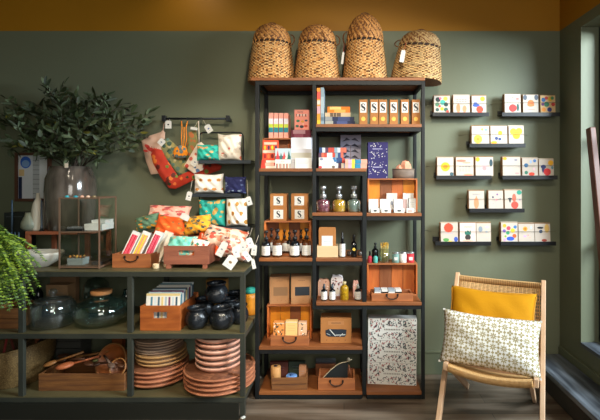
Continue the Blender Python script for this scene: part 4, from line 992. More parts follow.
# wooden riser (upside-down U, copper brown)
cop = mat('riser_wood', '#b06a48', .5, vary='#96543a', scale=12, stretch=(.3, 2, 2))
D = 2.94
x0, x1 = X(25, D), X(88.5, D); zr = Z(231.5, D)
t = thing('wooden_riser', 'reddish wooden bench riser holding the vases on the table', 'riser', ((x0+x1)/2, D, z))
W = x1-x0; H = zr-z
m = MB(); m.box(-W/2, W/2, 0, .29, H-.022, H, cop); m.build('top_board', t, bevel=.002)
for s_ in (-1, 1):
    for ya in (0, .265): m = MB(); m.box(s_*W/2, s_*(W/2-.028), ya, ya+.025, 0, H-.0225, cop); m.build('leg', t, bevel=.002)
zr = z+H+.0008
# big vase
vg = mat('vase_glass_reflections', '#332b25', .12, spec=.8, vary='#6f655b', scale=7, stretch=(2.5, 2.5, .5))  # pale upright noise streaks paint reflections into the opaque vase colour
D = 3.08; r = 22.7*sc(D); H = Z(166.5, D)-zr
vx = X(71, D)
plant = thing('olive_branches', 'spreading bunch of dark leafy olive branches in the big grey vase', 'plant', (vx, D, zr))
m = MB(); m.lathe([(r*.86, 0), (r*.93, .01), (r*.97, H*.25), (r*1.0, H*.6), (r*.97, H*.8), (r*.84, H*.93), (r*.80, H), (r*.75, H), (r*.79, H*.93), (r*.92, H*.8), (r*.95, H*.6), (r*.92, H*.25), (r*.85, .02), (.001, .02)], vg, 36); tag(m.build('glass_vase', loc=(vx, D, zr)), 'large grey glass vase with painted reflections holding the leafy branches, standing on the riser', 'vase')
leafA = mat('olive_leaf', '#3d4a26', .6, vary='#212c18', scale=7); leafB = mat('olive_leaf_pale', '#727f5e', .6, vary='#44543c', scale=7); leafC = mat('olive_leaf_yellow', '#7d7a30', .6)
stemm = mat('olive_stem', '#3a2d20', .7)
rnd = random.Random(11); ms = MB(); ml = MB()
def leaf(m, p, d, L_, Wd, mt, rn):
    d = d.normalized(); s_ = d.cross(Vector((rn.uniform(-1, 1), rn.uniform(-1, 1), rn.uniform(-.2, 1)))).normalized(); up = s_.cross(d)*.12*L_
    a_ = p; b = p+d*L_*.3+s_*Wd/2+up*.4; b2 = p+d*L_*.7+s_*Wd*.42+up*.4; e = p+d*L_-up*.6; c_ = p+d*L_*.7-s_*Wd*.42+up*.4; c2 = p+d*L_*.3-s_*Wd/2+up*.4; md = p+d*L_*.5
    m.add([a_, b, b2, e, c_, c2, md], [(0, 1, 6), (1, 2, 6), (2, 3, 6), (3, 4, 6), (4, 5, 6), (5, 0, 6)], mt, True)
# branch tips in pixels (px, py, depth)
tips = [(4,118,3.0),(-12,135,2.9),(12,145,2.85),(22,108,3.1),(30,128,2.9),(45,86,3.05),(58,92,3.15),(62,112,2.95),(78,118,2.9),(88,102,3.1),(84,128,2.85),(108,98,3.05),(122,104,3.15),(135,112,3.05),(146,122,3.1),(128,132,2.95),(112,128,2.85),(100,140,2.85),(134,146,3.0),(45,140,2.8),(60,140,2.8),(28,150,2.8),(84,150,2.82),(-20,115,3.1),(95,112,3.15),(118,118,3.2),(140,132,3.15),(70,100,3.2),(36,105,3.2),(14,128,3.15)]
for k_, (tx, ty, td) in enumerate(tips):
    tip = Vector((X(tx, td)-vx, td-D, Z(ty, td)-zr)); base_ = Vector((rnd.uniform(-.5, .5)*r*.6, rnd.uniform(-.5, .5)*r*.6, .05))
    neck = Vector((rnd.uniform(-.6, .6)*r*.7+tip.x*.06, rnd.uniform(-.6, .6)*r*.6, H*.98)); ctrl = neck+Vector((tip.x*.32, tip.y*.3, (tip.z-H)*.75))
    P = [base_, base_.lerp(neck, .5), neck]
    for i in range(1, 11):
        u = i/10; P.append(neck*(1-u)**2+ctrl*2*u*(1-u)+tip*u*u)
    ms.tube(P, .0048, stemm, 5, r2=.0016)
    for i in range(4, len(P)):
        dd = (P[i]-P[i-1]).normalized(); nl = 2 if i > 5 else 0
        for q in range(nl):
            pp = P[i-1].lerp(P[i], rnd.random()); s_ = Vector((rnd.uniform(-1, 1), rnd.uniform(-1, 1), rnd.uniform(-.5, .9))).normalized()
            leaf(ml, pp, dd*.55+s_*.8, rnd.uniform(.055, .095), rnd.uniform(.020, .032), rnd.choice([leafA, leafA, leafA, leafA, leafB, leafA, leafC if rnd.random() < .4 else leafA]), rnd)
        if i > 5 and rnd.random() < .5:      # side twig
            s_ = Vector((rnd.uniform(-1, 1), rnd.uniform(-.8, .8), rnd.uniform(-.3, .8))).normalized()*rnd.uniform(.07, .13)+dd*.06
            q0 = P[i]; q1 = q0+s_; ms.tube([q0, q1], .0016, stemm, 4)
            for g_ in range(7):
                pp = q0.lerp(q1, .2+.8*g_/6); s2 = Vector((rnd.uniform(-1, 1), rnd.uniform(-1, 1), rnd.uniform(-.6, .8))).normalized()
                leaf(ml, pp, s_.normalized()*.6+s2*.8, rnd.uniform(.05, .085), rnd.uniform(.018, .03), rnd.choice([leafA, leafA, leafA, leafB]), rnd)
for pts in (ml, ms):
    pts.v = [(a_, min(b_, WY-D-.015), c_) for a_, b_, c_ in pts.v]
ms.build('stems', plant); ml.build('leaves', plant)
m = MB(); m.box(-.012, .012, -.002, 0, -.015, .015, cream); 
t = thing('paper_tag', 'tiny beige tag tied at the neck of the olive-branch vase', 'tag', (X(67, 2.87), 2.865, Z(165.5, 2.865)));
m.build('card', t); m = MB(); m.tube([(0, 0, .014), (.003, .02, .03)], .001, cream, 4); m.build('string', t)
# cream bottle vase
D = 3.0; r = 5.5*sc(D); H = Z(193, D)-zr
o = MB().lathe([(r*.9, 0), (r, .01), (r, H*.55), (r*.8, H*.72), (r*.3, H*.88), (r*.28, H), (r*.2, H), (r*.2, H*.9), (.001, H*.85)], mat('cream_glaze', '#d8d2c2', .4), 24).build('bottle_vase', loc=(X(38, D), D, zr)); tag(o, 'tall cream bottle vase on the riser beside the large glass vase', 'vase')
# grey bud vase
D = 2.98; r = 8*sc(D); H = Z(212.5, D)-zr
o = MB().lathe([(r*.7, 0), (r, H*.2), (r*.95, H*.45), (r*.6, H*.8), (r*.5, H), (r*.4, H), (r*.45, H*.8), (.001, H*.3)], mat('celadon', '#9a9c86', .35, vary='#6f7468', scale=12), 24).build('bud_vase', loc=(X(29, D), D+.01, zr)); tag(o, 'squat grey-green bud vase at the left end of the riser', 'vase')
bluec = mat('blue_candle', '#2c4256', .5)
def taper(label, px, p0, p1, D, z0=None, c=bluec, hold=True):
    z0 = zr if z0 is None else z0; t = thing('taper_candle', label, 'candle', (X(px, D), D, z0), 0, 'tall tapers')
    m = MB(); H = Z(p0, D)-z0; m.lathe([(.0085, .0), (.0085, .008), (.0075, .012), (.0055, H*.9), (.004, H), (.0001, H)], c, 12); m.build('wax', t)
    m = MB(); m.lathe([(.018, 0), (.018, .005), (.0095, .007), (.0095, .02), (.0088, .02), (.0088, .001), (.0001, .001)], black, 16); m.build('holder', t)
taper('dark blue taper candle just left of the cream bottle vase', 34.5, 199, 0, 3.02); taper('dark blue taper candle touching the cream bottle vase outline', 37.6, 203, 0, 3.06)
taper('thin dark taper candle in front of the cream bottle vase', 41.5, 200, 0, 2.96, c=mat('slate_candle', '#3a4450', .5))
# dark low box and left taper
carton('low dark box at the far left behind the green fern', 4, 24, 212, 3.06, z, .12, mat('dark_box', '#1c211e', .6), lambda m, W, H: m.line(-W*.4, H*.9, W*.4, H*.9, .001, -.0005, graymark), None, 'dark_box')
bz_ = Z(212, 3.06)
taper('blue taper candle standing alone at the left, above the fern', 12, 200, 0, 2.99, z0=z)
for k_ in range(5): taper('short leaning-row blue taper %s behind the fern' % ['first from left', 'second from left', 'in the middle', 'fourth from left', 'rightmost'][k_], 3.5+3.8*k_, 232, 0, 2.86, z0=z)
# white bowl
D = 2.84; x0, x1 = X(7.5, D-.11), X(61, D-.11); r = (x1-x0)/2*1.0; H = .098
o = MB().lathe([(r*.42, 0), (r*.45, .004), (r*.75, H*.35), (r*.97, H*.8), (r, H), (r*.975, H), (r*.94, H*.8), (r*.72, H*.42), (r*.4, .012), (.001, .012)], mat('white_glaze', '#d9d4c8', .35, vary='#bdb8ae', scale=5), 40, 1, .62).build('serving_bowl', loc=(X(34, D-.06), D-.03, z)); tag(o, 'wide off-white oval bowl on the table beside the fern', 'bowl')
# glass display case
cg = glass('case_glass', '#fafcfb', .012, k=.22)
fr_ = mat('case_copper', '#8a6c58', .4, .4)
D0, D1 = 2.725, 2.93
x0, x1 = X(58.5, D0), X(99.5, D0); H = Z(197.5, D0)-z; W = x1-x0; Dp = D1-D0; zs_ = Z(231.5, D0)-z
t = thing('display_case', 'copper-framed glass jewellery case standing on the table', 'case', ((x0+x1)/2, D0, z))
m = MB(); f_ = .008
for xa in (-W/2, W/2-f_):
    for ya in (0, Dp-f_): m.box(xa, xa+f_, ya, ya+f_, .0, H, fr_)
for zz_ in (.006, H-f_):
    for ya in (0, Dp-f_): m.box(-W/2+f_, W/2-f_, ya, ya+f_, zz_, zz_+f_, fr_)
    for xa in (-W/2, W/2-f_): m.box(xa, xa+f_, f_, Dp-f_, zz_, zz_+f_, fr_)
m.box(-W/2+f_, W/2-f_, 0, f_, zs_-f_, zs_, fr_)
m.build('frame', t)
for nm, bx in (('front_glass', (-W/2+f_, W/2-f_, .002, .004, .015, H-f_)), ('rear_glass', (-W/2+f_, W/2-f_, Dp-.004, Dp-.002, .015, H-f_)), ('side_glass', (-W/2+.002, -W/2+.004, f_, Dp-f_, .015, H-f_)), ('side_glass', (W/2-.004, W/2-.002, f_, Dp-f_, .015, H-f_)), ('top_glass', (-W/2+f_, W/2-f_, f_, Dp-f_, H-.005, H-.003)), ('glass_shelf', (-W/2+.006, W/2-.006, f_+.001, Dp-f_-.001, zs_-.006, zs_-.001))):
    m = MB(); m.box(*bx, cg); m.build(nm, t)
m = MB(); m.box(-W/2+.001, W/2-.001, .009, Dp-.009, .0145, .0165, fr_); m.build('base_panel', t)
cx_ = (x0+x1)/2
def jbox(label, dx, dy, dz, w_, d_, h_, col=white, cat='box', name='jewellery_box'):
    t = thing(name, label, cat, (cx_+dx, D0+dy, z+dz))
    m = MB(); m.box(-w_/2, w_/2, 0, d_, 0, h_*.6, col); m.build('base', t, bevel=.001)
    m = MB(); m.box(-w_/2-.001, w_/2+.001, -.001, d_+.001, h_*.6+.0003, h_, col); m.build('lid', t, bevel=.001)
jbox('wide white box at the right on the glass shelf of the jewellery case', .062, .05, zs_+.0005, .115, .14, .042)
jbox('smaller white box stacked on the wide one in the jewellery case', .072, .09, zs_+.0430, .09, .1, .022)
jbox('grey box of small pieces at the bottom of the jewellery case', -.045, .03, .0172, .10, .07, .045, solidc('#8f9694'))
jbox('dark tray box at the bottom right of the jewellery case', .085, .04, .0172, .055, .15, .02, solidc('#3a3430'))
rnd = random.Random(4)
t = thing('ring_tray', 'black and white tray of rings on the glass shelf of the case', 'tray', (cx_-.055, D0+.03, z+zs_+.0005))
m = MB(); m.box(-.055, .055, 0, .11, 0, .010, black); m.build('tray', t)
for i in range(12):
    m = MB(); a_ = i*.5; m.tube([(-.044+.0165*(i % 6)+.006*math.cos(2*PI*q/10), .018+.045*(i//6), .0175+.006*math.sin(2*PI*q/10)) for q in range(10)], .0018, silver, 4, closed=True); tag(m.build('ring', loc=(cx_-.055, D0+.03, z+zs_+.0005)), 'little silver ring on the black tray inside the case', 'ring', 'rings in the case')
for i, (px_, c_, nm) in enumerate(((67, '#3aa8b4', 'turquoise, leftmost'), (75.5, '#2f9aaa', 'turquoise, second'), (82, '#d8a890', 'pink-beige, third'), (88, '#dcb8a0', 'pink-beige, fourth'), (94, '#8a7a5a', 'brownish, fifth'))):
    m = MB(); m.lathe([(.0001, 0), (.012, .001), (.014, .006), (.009, .013), (.0001, .016)], solidc(c_), 12, 1, .8)
    o = m.build('polished_stone', loc=(X(px_, 2.76), 2.76, z+H-.0028)); tag(o, 'small %s stone on the roof of the jewellery case' % nm, 'stone', 'stones on the case roof')
for i in range(9):
    m = MB(); m.sphere((0, 0, .008), .0085, solidc(['#b8762c', '#d0a04a', '#6b4a2a'][i % 3]), 8, 6)
    o = m.build('bead', loc=(cx_-.085+.011*i, D0+.045+.02*(i % 2), z+.0172+.0455)); tag(o, 'little brown and gold bead on the grey box inside the case', 'bead', 'beads in the case')
for i in range(5):
    o = MB().lathe([(.013, 0), (.015, .003), (.004, .006), (.003, .03), (.0001, .031)], mat('white_display', '#d8dcd8', .5), 10).build('earring_stand', loc=(X(88.5+2.8*i, 2.9), 2.935, z+zs_+.0005)) if False else None
# kraft tray with candle boxes
D = 2.77
ctray = tray('brown wooden tray with dark handle holding boxed candles', ((X(113, D)+X(151, D))/2, D-.01, z), X(151, D)-X(113, D), .20, Z(253, D)-z-.004, crateh)
def candlebox(label, pxb, wpx, D, c1, c2, back=False, i=0):
    """white slim box leaning back to the right with a window of coloured tapers"""
    W = wpx*sc(D); H = .235
    t = thing('candle_pack', label, 'box', (X(pxb, D), D, z+.0095), (-.25, .36, -.0), 'boxed taper candles')
    m = MB(); m.box(-W/2, W/2, 0, .042, 0, H, white); m.build('carton', t, bevel=.001)
    m = MB()
    for q in range(4): xa = -W*.36+q*W*.18; m.box(xa+.0006, xa+W*.18-.0006, -.0018, -.0002, H*.07, H*.90, solidc(c1 if q % 2 == 0 else c2))
    m.build('candles', t)
    return t
for i, (pb, c1, c2, nm) in enumerate(((120.5, '#d8283c', '#e8546a', 'crimson tapers, left'), (131, '#f0d028', '#e89a70', 'yellow and peach tapers, middle'), (143.5, '#d02444', '#e05a72', 'red tapers, right'))):
    candlebox('white box with window showing %s in the brown tray' % nm, pb, 8.5, 2.80, c1, c2)
for i in range(3):
    t = thing('candle_pack', 'plain white candle box edge behind the red tapers, %s' % ['nearest', 'second', 'rearmost'][i], 'box', (X(149+4*i, 2.86), 2.86+.034*i if False else 2.84+.045*i, z+.0095), (-.25, .36, 0), 'boxed taper candles')
    m = MB(); m.box(-.028, .028, 0, .042, 0, .225, cream); m.build('carton', t, bevel=.001); m = MB(); m.box(-.018, .018, -.0005, .0425, .218, .2255, solidc('#c8b4a0')); m.build('flap', t)
for i, (px_, py_) in enumerate(((157, 0), (164.5, 0))):
    o = MB().lathe([(.019, 0), (.020, .002), (.020, .030), (.008, .031), (.007, .026), (.0001, .026)], mat('cream_tape', '#cdb48e', .6), 20).build('tape_roll', loc=(X(px_-1, 2.745)+.003*i, 2.745+.045*i, z)); tag(o, 'small cream roll between the candle tray and footed crate, %s' % ['front one', 'rear one'][i], 'roll', 'cream rolls')

# ---- pouches
def cloth(name, c): return mat(name, c, .85, vary=None, bump=.25, bscale=25)
def spotted(seed, cols, n=10, thr=.42):
    r = random.Random(seed); S = [(r.random(), r.random(), r.uniform(.035, .085), r.choice(cols)) for _ in range(int(n*1.9))]
    def f(u, v):
        for a_, b_, q, c_ in S:
            if (u-a_)**2+(v-b_)**2 < q*q: return solidc(c_)
        return None
    return f
def pouch(label, px0, px1, py0, py1, D, base, cols, seed, z0=None, th=.07, rot=(0, 0, 0), name='zip_pouch', group='patterned zip pouches', n=26, dots=12, regular=None):
    n = 34
    W = (px1-px0)*sc(D); H = (py1-py0)*sc(D) if z0 is None else Z(py0, D)-z0
    zc = Z((py0+py1)/2, D) if z0 is None else z0+H/2
    t = thing(name, label, 'pouch', (X((px0+px1)/2, D), D, zc), rot, group)
    bm_ = cloth('cloth_'+base.strip('#'), base); sp = spotted(seed, cols, dots)
    if regular:
        def sp(u, v):
            gu, gv = regular; r_ = .032+.0
            k_ = int(v*gv); uu = (u*gu+.5*(k_ % 2)) % 1; vv = (v*gv) % 1
            return solidc(cols[0]) if (uu-.5)**2/gu**2*1.0+(vv-.5)**2/gv**2 < .075**2 else None
    m = MB(); m.pillow(W*1.02, H*1.02, th, bm_, n=n, pinch=.10, mf=lambda u, v: sp(u, v) or bm_, crumple=.055, seed=seed); m.build('fabric', t, weld=True)
    m = MB(); m.tube([(-W*.44+W*.88*i/8, -.0035-.0*i, H*.42+.003*math.sin(i)) for i in range(9)], .0025, solidc('#c8b89a'), 5)
    m.tube([(W*.42, -.005, H*.42), (W*.44, -.02, H*.36)], .002, silver, 4); m.build('zip', t); return t
# wall rack with three trays
rackm = mat('rack_iron', '#22262a', .45, .4)
rk = thing('wall_rack', 'black wire wall rack with slim trays of pouches', 'rack', (X(222, 3.2), 3.2, Z(228, 3.2)))
rx, rz = X(222, 3.2), Z(228, 3.2)
m = MB(); xa, xb, zz_ = X(199.5, 3.2)-rx, X(243.3, 3.2)-rx, Z(132.5, 3.2)-rz
pts = [(xa, .0, 0), (xa, 0, zz_-.03)]+[(xa+.03-.03*math.cos(u*PI/8), 0, zz_-.03+.03*math.sin(u*PI/8)) for u in range(1, 5)]+[(xb-.03+.03*math.sin(u*PI/8), 0, zz_-.03+.03*math.cos(u*PI/8)) for u in range(0, 5)]+[(xb, 0, 0)]
m.tube(pts, .0055, rackm, 8); m.build('wire_loop', rk)
rz_ = []
for (a_, b_, yt) in ((199, 251, 160.5), (191.5, 241, 193.8), (196, 250, 227)):
    DD = 3.06; zz_ = Z(yt, DD); rz_.append(zz_+.0008)
    m = MB(); m.box(X(a_, DD)-rx, X(b_, DD)-rx, DD-3.2, .075, zz_-rz-.006, zz_-rz, rackm); m.box(X(a_, DD)-rx, X(b_, DD)-rx, DD-3.2-.004, DD-3.2, zz_-rz-.022, zz_-rz+.002, mat('tray_lip', '#4b5258', .3, .5)); m.build('tray', rk)
D = 3.1
tq = '#2fb5a2'; cr = '#efe4d4'
pouch('turquoise pouch with orange birds on the top rack tray', 197, 219.5, 144.5, 0, D, tq, ['#c88a50', '#d8a060', '#1f8a80'], 1, z0=rz_[0], th=.09)
pouch('cream toiletry pouch with fine dots and red flower at left, top rack tray', 218, 241.5, 134, 0, D+.01, cr, ['#e0826a', '#e8dccb', '#b8a898', '#d8c8b4'], 2, z0=rz_[0], th=.09)
pouch('white pouch with large orange dots on the second rack tray', 194.5, 223.5, 174, 0, D, '#f2ede4', ['#cf8a3c'], 3, z0=rz_[1], th=.10, regular=(3.4, 2.2))
pouch('navy pouch with pale leaves on the second rack tray', 225, 246, 176.5, 0, D, '#22285c', ['#8fa0b8', '#5c6c98'], 4, z0=rz_[1], th=.08, dots=7)
pouch('turquoise box-shaped pouch with golden motifs on the lowest rack tray', 199, 225.5, 199.5, 0, D-.0, '#2aa898', ['#c89a4a', '#d8a858', '#1c8c80'], 5, z0=rz_[2], th=.10, dots=14)
pouch('white box-shaped pouch with ochre sun dots on the lowest rack tray', 226.5, 247.5, 197.5, 0, D, '#f0ebe0', ['#c08838'], 6, z0=rz_[2], th=.10, regular=(2.6, 3.2))
# heaped pouches and the crate behind them
t = tray('low dark wooden crate mostly hidden under the heaped pouches', ((X(140, 3.04)+X(206, 3.04))/2, 2.985, z), X(206, 3.04)-X(142, 3.04), .2, Z(235, 2.99)-z, crated, handle='none')
zc = Z(236, 2.99)
pouch('green and yellow pouch at the left of the heap', 136, 160, 215, 230, 3.02, '#5a7a5c', ['#e09a2c', '#f0b440', '#3a5a48', '#d8782c'], 7, th=.10, rot=(-.3, -.25, 0))
pouch('coral pink striped pouch topping the heap', 148, 190, 205, 223, 3.10, '#eeb09a', ['#d8644c', '#c85a54', '#f4c8b4', '#b84a4a'], 8, th=.09, rot=(-.5, .03, 0), dots=22)
pouch('vivid orange pouch in the middle of the heap', 156, 190, 216, 236, 3.0, '#f0601c', ['#c89038', '#e8501a', '#f47a2c', '#a06838'], 9, th=.10, rot=(-.35, .12, 0))
pouch('yellow pouch with dark sprigs at the right of the heap', 184, 211, 215.5, 234, 2.985, '#f2a428', ['#5c5c4a', '#7a6a3a', '#e88a1c', '#48524a'], 10, th=.10, rot=(-.35, -.15, 0), dots=18)
hangtag('white tag lying on the orange pouch', 185, 217, 10, 7, 2.925, .5, (179, 212), mark=None)
# footed crate
D = 2.73; fx0, fx1 = X(163.5, D), X(209, D)
crf = mat('footed_crate_wood', '#a5644a', .6, vary='#7a4433', scale=9, stretch=(.3, 2.5, 2.5), bump=.25)
tray('reddish wooden crate on small feet with a slot handle, full of pouches', ((fx0+fx1)/2, D, z), fx1-fx0, .30, Z(246, D)-z-.028, crf, handle='hole', feet=.028)
pouch('turquoise pouch with tan birds lying at the front of the footed crate', 167, 195, 234.5, 0, D+.085, '#7fcdb8', ['#d8b080', '#5cb8a4', '#e8d0a8'], 11, z0=z+.045, th=.09, rot=(-.75, .0, 0))
pouch('cream pouch with green and orange sprigs in the footed crate', 188, 206, 238, 0, D+.07, '#ecdcc8', ['#3a8a6c', '#d8682c', '#c84838'], 12, z0=z+.045, th=.06, rot=(-.6, .25, 0))
pouch('orange pouch with pink edge leaning behind the cream one', 196, 222, 232, 0, D+.175, '#ee5a20', ['#f4c0a8', '#e84a14', '#f8d8c4'], 13, z0=z+.05, th=.06, rot=(-.7, .12, 0))
pouch('peach pouch with scattered coral flowers reaching to the table corner', 203, 246, 226, 250, 2.93, '#f2c8b0', ['#dc6a44', '#4a5a58', '#e89878', '#c8503c'], 14, th=.10, rot=(-.8, .20, 0), dots=26)
pouch('pale patterned pouch bottom right of the pile with many tags', 218, 250, 238, 259, 2.86, '#e8c4ae', ['#c85a44', '#5a5048', '#8a4a3c', '#f4e4d4'], 15, th=.12, rot=(-.35, .25, 0), dots=30)
rt = [(222, 249, 8, 18, .5, 2.72), (230.5, 262, 12, 15, .62, 2.69), (236, 252, 7, 13, -.2, 2.70), (243, 247, 7, 14, .25, 2.715), (250, 243, 7, 12, -.35, 2.73), (247, 256, 6, 13, -.6, 2.705), (254, 250, 6, 12, .1, 2.74), (253.5, 264, 4, 11, -.2, 2.735), (226, 266, 8, 8, .9, 2.66)]
rd = ['leftmost, narrow and slanting', 'large square one with a brown print', 'narrow one right of the large one', 'upright one in the centre', 'small one high on the right', 'steeply tilted one over the table corner', 'rightmost one by the steel post', 'lowest one dangling past the corner', 'small one flat at the table edge']
for k_, (a_, b_, w_, h_, an, dd) in enumerate(rt[:8]):
    hangtag('white hang tag in the table-corner cluster, '+rd[k_], a_, b_, w_, h_, dd, an, (a_+math.sin(an)*6+4, b_-h_/2-9), mark=solidc('#8a7048') if k_ == 1 else graymark, group='white hang tags', yaw=.1*(k_ % 3))
for k_, (a_, b_, an, nm) in enumerate(((189, 196, .25, 'left end of the second rack tray'), (249, 201, -.3, 'right end of the second rack tray'))):
    hangtag('white tag on string at the '+nm, a_, b_, 6, 10, 3.03, an, (192 if k_ == 0 else 247, 180), group='white hang tags')

# ------------------------------------------------------------ wall rail with textiles
D = 3.2
t = thing('hanging_rail', 'black wall-mounted bar with round brackets and hanging textiles', 'rail', (X(196, D), D, Z(118.7, D)))
x0, x1 = X(164, D)-X(196, D), X(228, D)-X(196, D)
m = MB(); m.tube([(x0, 0, 0), (x1, 0, 0)], .008, rackm, 10); m.build('bar', t)
for x_ in (x0, x1):
    m = MB(); m.box(x_-.014, x_+.014, -.012, .016, -.022, .024, rackm); m.box(x_-.008, x_+.008, .016, WY-D-.001, -.01, .01, rackm); m.build('bracket', t, bevel=.002)
for px_ in (169.5, 181.5, 187.5, 198.5, 201.5):
    m = MB(); xx = X(px_, D)-X(196, D); m.tube([(xx, .0, .012), (xx+.002, -.014, 0), (xx, -.008, -.03), (xx-.002, -.002, -.045)], .003, rackm, 6); m.build('hook', t)
def flat(name, label, outline, D, th, base, cols, seed, cat, n=20, rot=0, sub=None, loops=()):
    """cloth piece: outline in pixels, gridded by scan so that the print can be put on it, puffed"""
    cx = sum(p[0] for p in outline)/len(outline); cz = sum(p[1] for p in outline)/len(outline)
    t = thing(name, label, cat, (X(cx, D), D, Z(cz, D)))
    P = [(X(a_, D)-X(cx, D), Z(b_, D)-Z(cz, D)) for a_, b_ in outline]
    import mathutils.geometry as G
    # resample the outline, then build rings towards the middle line
    V2 = [Vector(p) for p in P]; xs_ = [p.x for p in V2]; zs = [p.y for p in V2]
    st = max(max(xs_)-min(xs_), max(zs)-min(zs))/n/2.2
    inner = []
    def inside(q):
        c_ = False; j = len(V2)-1
        for i in range(len(V2)):
            a_, b_ = V2[i], V2[j]
            if (a_.y > q.y) != (b_.y > q.y) and q.x < (b_.x-a_.x)*(q.y-a_.y)/(b_.y-a_.y)+a_.x: c_ = not c_
            j = i
        return c_
    def edged(q): 
        best = 9
        for i in range(len(V2)):
            a_, b_ = V2[i-1], V2[i]; ab = b_-a_; u = max(0, min(1, (q-a_).dot(ab)/max(1e-9, ab.length_squared))); best = min(best, (q-a_-ab*u).length)
        return best
    bnd = []
    for i in range(len(V2)):
        a_, b_ = V2[i-1], V2[i]; k_ = max(1, int((b_-a_).length/st))
        for q in range(k_): bnd.append(a_.lerp(b_, q/k_))
    nb = len(bnd); x_ = min(xs_); pts = list(bnd)
    while x_ < max(xs_):
        z_ = min(zs)
        while z_ < max(zs):
            q = Vector((x_, z_))
            if inside(q) and edged(q) > st*.55: pts.append(q)
            z_ += st
        x_ += st
    vv, ee, ff, *_r = G.delaunay_2d_cdt(pts, [(i, (i+1) % nb) for i in range(nb)], [list(range(nb))], 1, 1e-6)
    bm_ = cloth('cloth_'+base.strip('#'), base); r = random.Random(seed); wmin, wmax, hmin, hmax = min(xs_), max(xs_), min(zs), max(zs)
    S = [(r.uniform(wmin, wmax), r.uniform(hmin, hmax), r.uniform(.008, .019), r.choice(cols)) for _ in range(int((sub or 22)*1.8))] if cols else []
    ph = r.uniform(0, 6)
    dep = [min(1, edged(q)/(th*1.2))**.6*(th/2)*(1+.25*math.sin(q.x*60+ph)*math.cos(q.y*50)) for q in vv]
    m = MB(); Fs = {}
    for f in ff:
        c_ = sum((vv[i] for i in f), Vector((0, 0)))/len(f); mm = bm_
        for a_, b_, q, cc in S:
            if (c_.x-a_)**2+(c_.y-b_)**2 < q*q: mm = solidc(cc)
        Fs.setdefault(mm, []).append(tuple(f))
    Vf = [(q.x, -dep[i]-.001, q.y) for i, q in enumerate(vv)]; Vb = [(q.x, dep[i]*.5+.001, q.y) for i, q in enumerate(vv)]
    for mm, q in Fs.items(): m.add(Vf, q, mm, True)
    m.add(Vb, [tuple(reversed(f)) for f in ff], bm_, True)
    bb_ = [i for i in range(len(vv)) if edged(vv[i]) < 1e-5]
    m.build('fabric', t, weld=False)
    for lp in loops:
        m2 = MB(); m2.tube([(X(a_, D)-X(cx, D), .0, Z(b_, D)-Z(cz, D)) for a_, b_ in lp], .0035, bm_, 6); m2.build('loop', t)
    return t, X(cx, D), Z(cz, D)
t, cx, cz = flat('tote_bag', 'dusty pink tote with a red lobster hanging at the rail left end', [(141.5, 141), (150, 135.5), (161, 132), (163, 129.5), (165, 133), (165, 142), (161, 160), (160, 173.5), (151, 174.5), (146, 161)], 3.22, .03, '#c9a48e', None, 1, 'bag', loops=[[(163, 131), (164, 124), (168, 119)]])
m = MB(); lob = solidc('#a8281c'); DD = 3.22
def pz(a_, b_): return (X(a_, DD)-cx, Z(b_, DD)-cz)
for a_, b_, rx_, rz2, ro in ((153, 150, .042, .014, -.35), (148.5, 146.5, .022, .013, -.5), (159, 153.5, .028, .015, -.3), (147, 151, .018, .009, -.2), (163, 156, .018, .011, -.4)):
    q = pz(a_, b_); m.disc(q[0], q[1], rx_, rz2, -.0215, lob, 12, ro)
for k_ in range(5): q = pz(150+2.4*k_, 149.5+k_*.8); m.line(q[0], q[1]-.03, q[0]+.004, q[1]+.03, .003, -.0218, lob)
m.build('lobster_print', t)
flat('oven_glove', 'red double oven glove with dark flowers drooping in a V below the rail', [(154, 148), (162, 150), (166, 158), (178, 176), (187, 172), (203, 166), (215, 163), (222, 166), (220, 170), (203, 176), (188, 183), (175, 189), (169, 188), (160, 176), (153, 163), (151, 155)], 3.19, .03, '#b23018', ['#3c3418', '#343c1c', '#d8702a', '#5c1c10', '#6a7a2a', '#2c3018'], 3, 'oven glove', n=34, sub=30)
flat('oven_glove', 'olive and teal botanical double oven glove hanging behind the orange mitt', [(159, 141), (168, 138), (176, 145), (183, 158), (190, 166), (186, 174), (180, 175.5), (172, 168), (163, 155)], 3.215, .022, '#8a8a60', ['#4a6a54', '#5c7a6c', '#a89a5a', '#3c5a4a', '#c8b88a'], 5, 'oven glove', n=28, sub=34)
flat('oven_mitt', 'orange mitt with grey-blue flowers hung from a hook', [(172, 156), (174.5, 148), (180, 145), (186, 147), (188, 153), (185.5, 158), (179, 158.5)], 3.17, .035, '#f09018', ['#5c6a68', '#6c7878'], 7, 'oven mitt', n=20, sub=8, loops=[[(182, 146), (181.5, 138), (182, 128), (181.5, 121)], [(185, 147), (186.5, 140), (186, 128), (187.5, 121)], [(183.5, 146), (184, 138), (184, 127)]])
flat('oven_mitt', 'cream mitt with red and blue pattern beside the turquoise pouch', [(184, 166), (190, 156), (197, 144), (201, 142), (206, 146), (206, 160), (203, 170), (194, 173.5)], 3.155, .03, '#ead8c4', ['#c84838', '#5c7a9c', '#d86a58', '#8a3a3a'], 9, 'oven mitt', n=22, sub=12, loops=[[(199, 143), (199, 132), (198.5, 121)]])
flat('tea_towel', 'thin olive-green towel hanging between the orange and cream mitts', [(188, 132), (196, 130), (199, 150), (193, 163), (186, 160)], 3.225, .012, '#8a8450', ['#b86a3a', '#6a7a4c'], 10, 'towel', n=20, sub=12, loops=[[(195, 131), (198, 121)]])
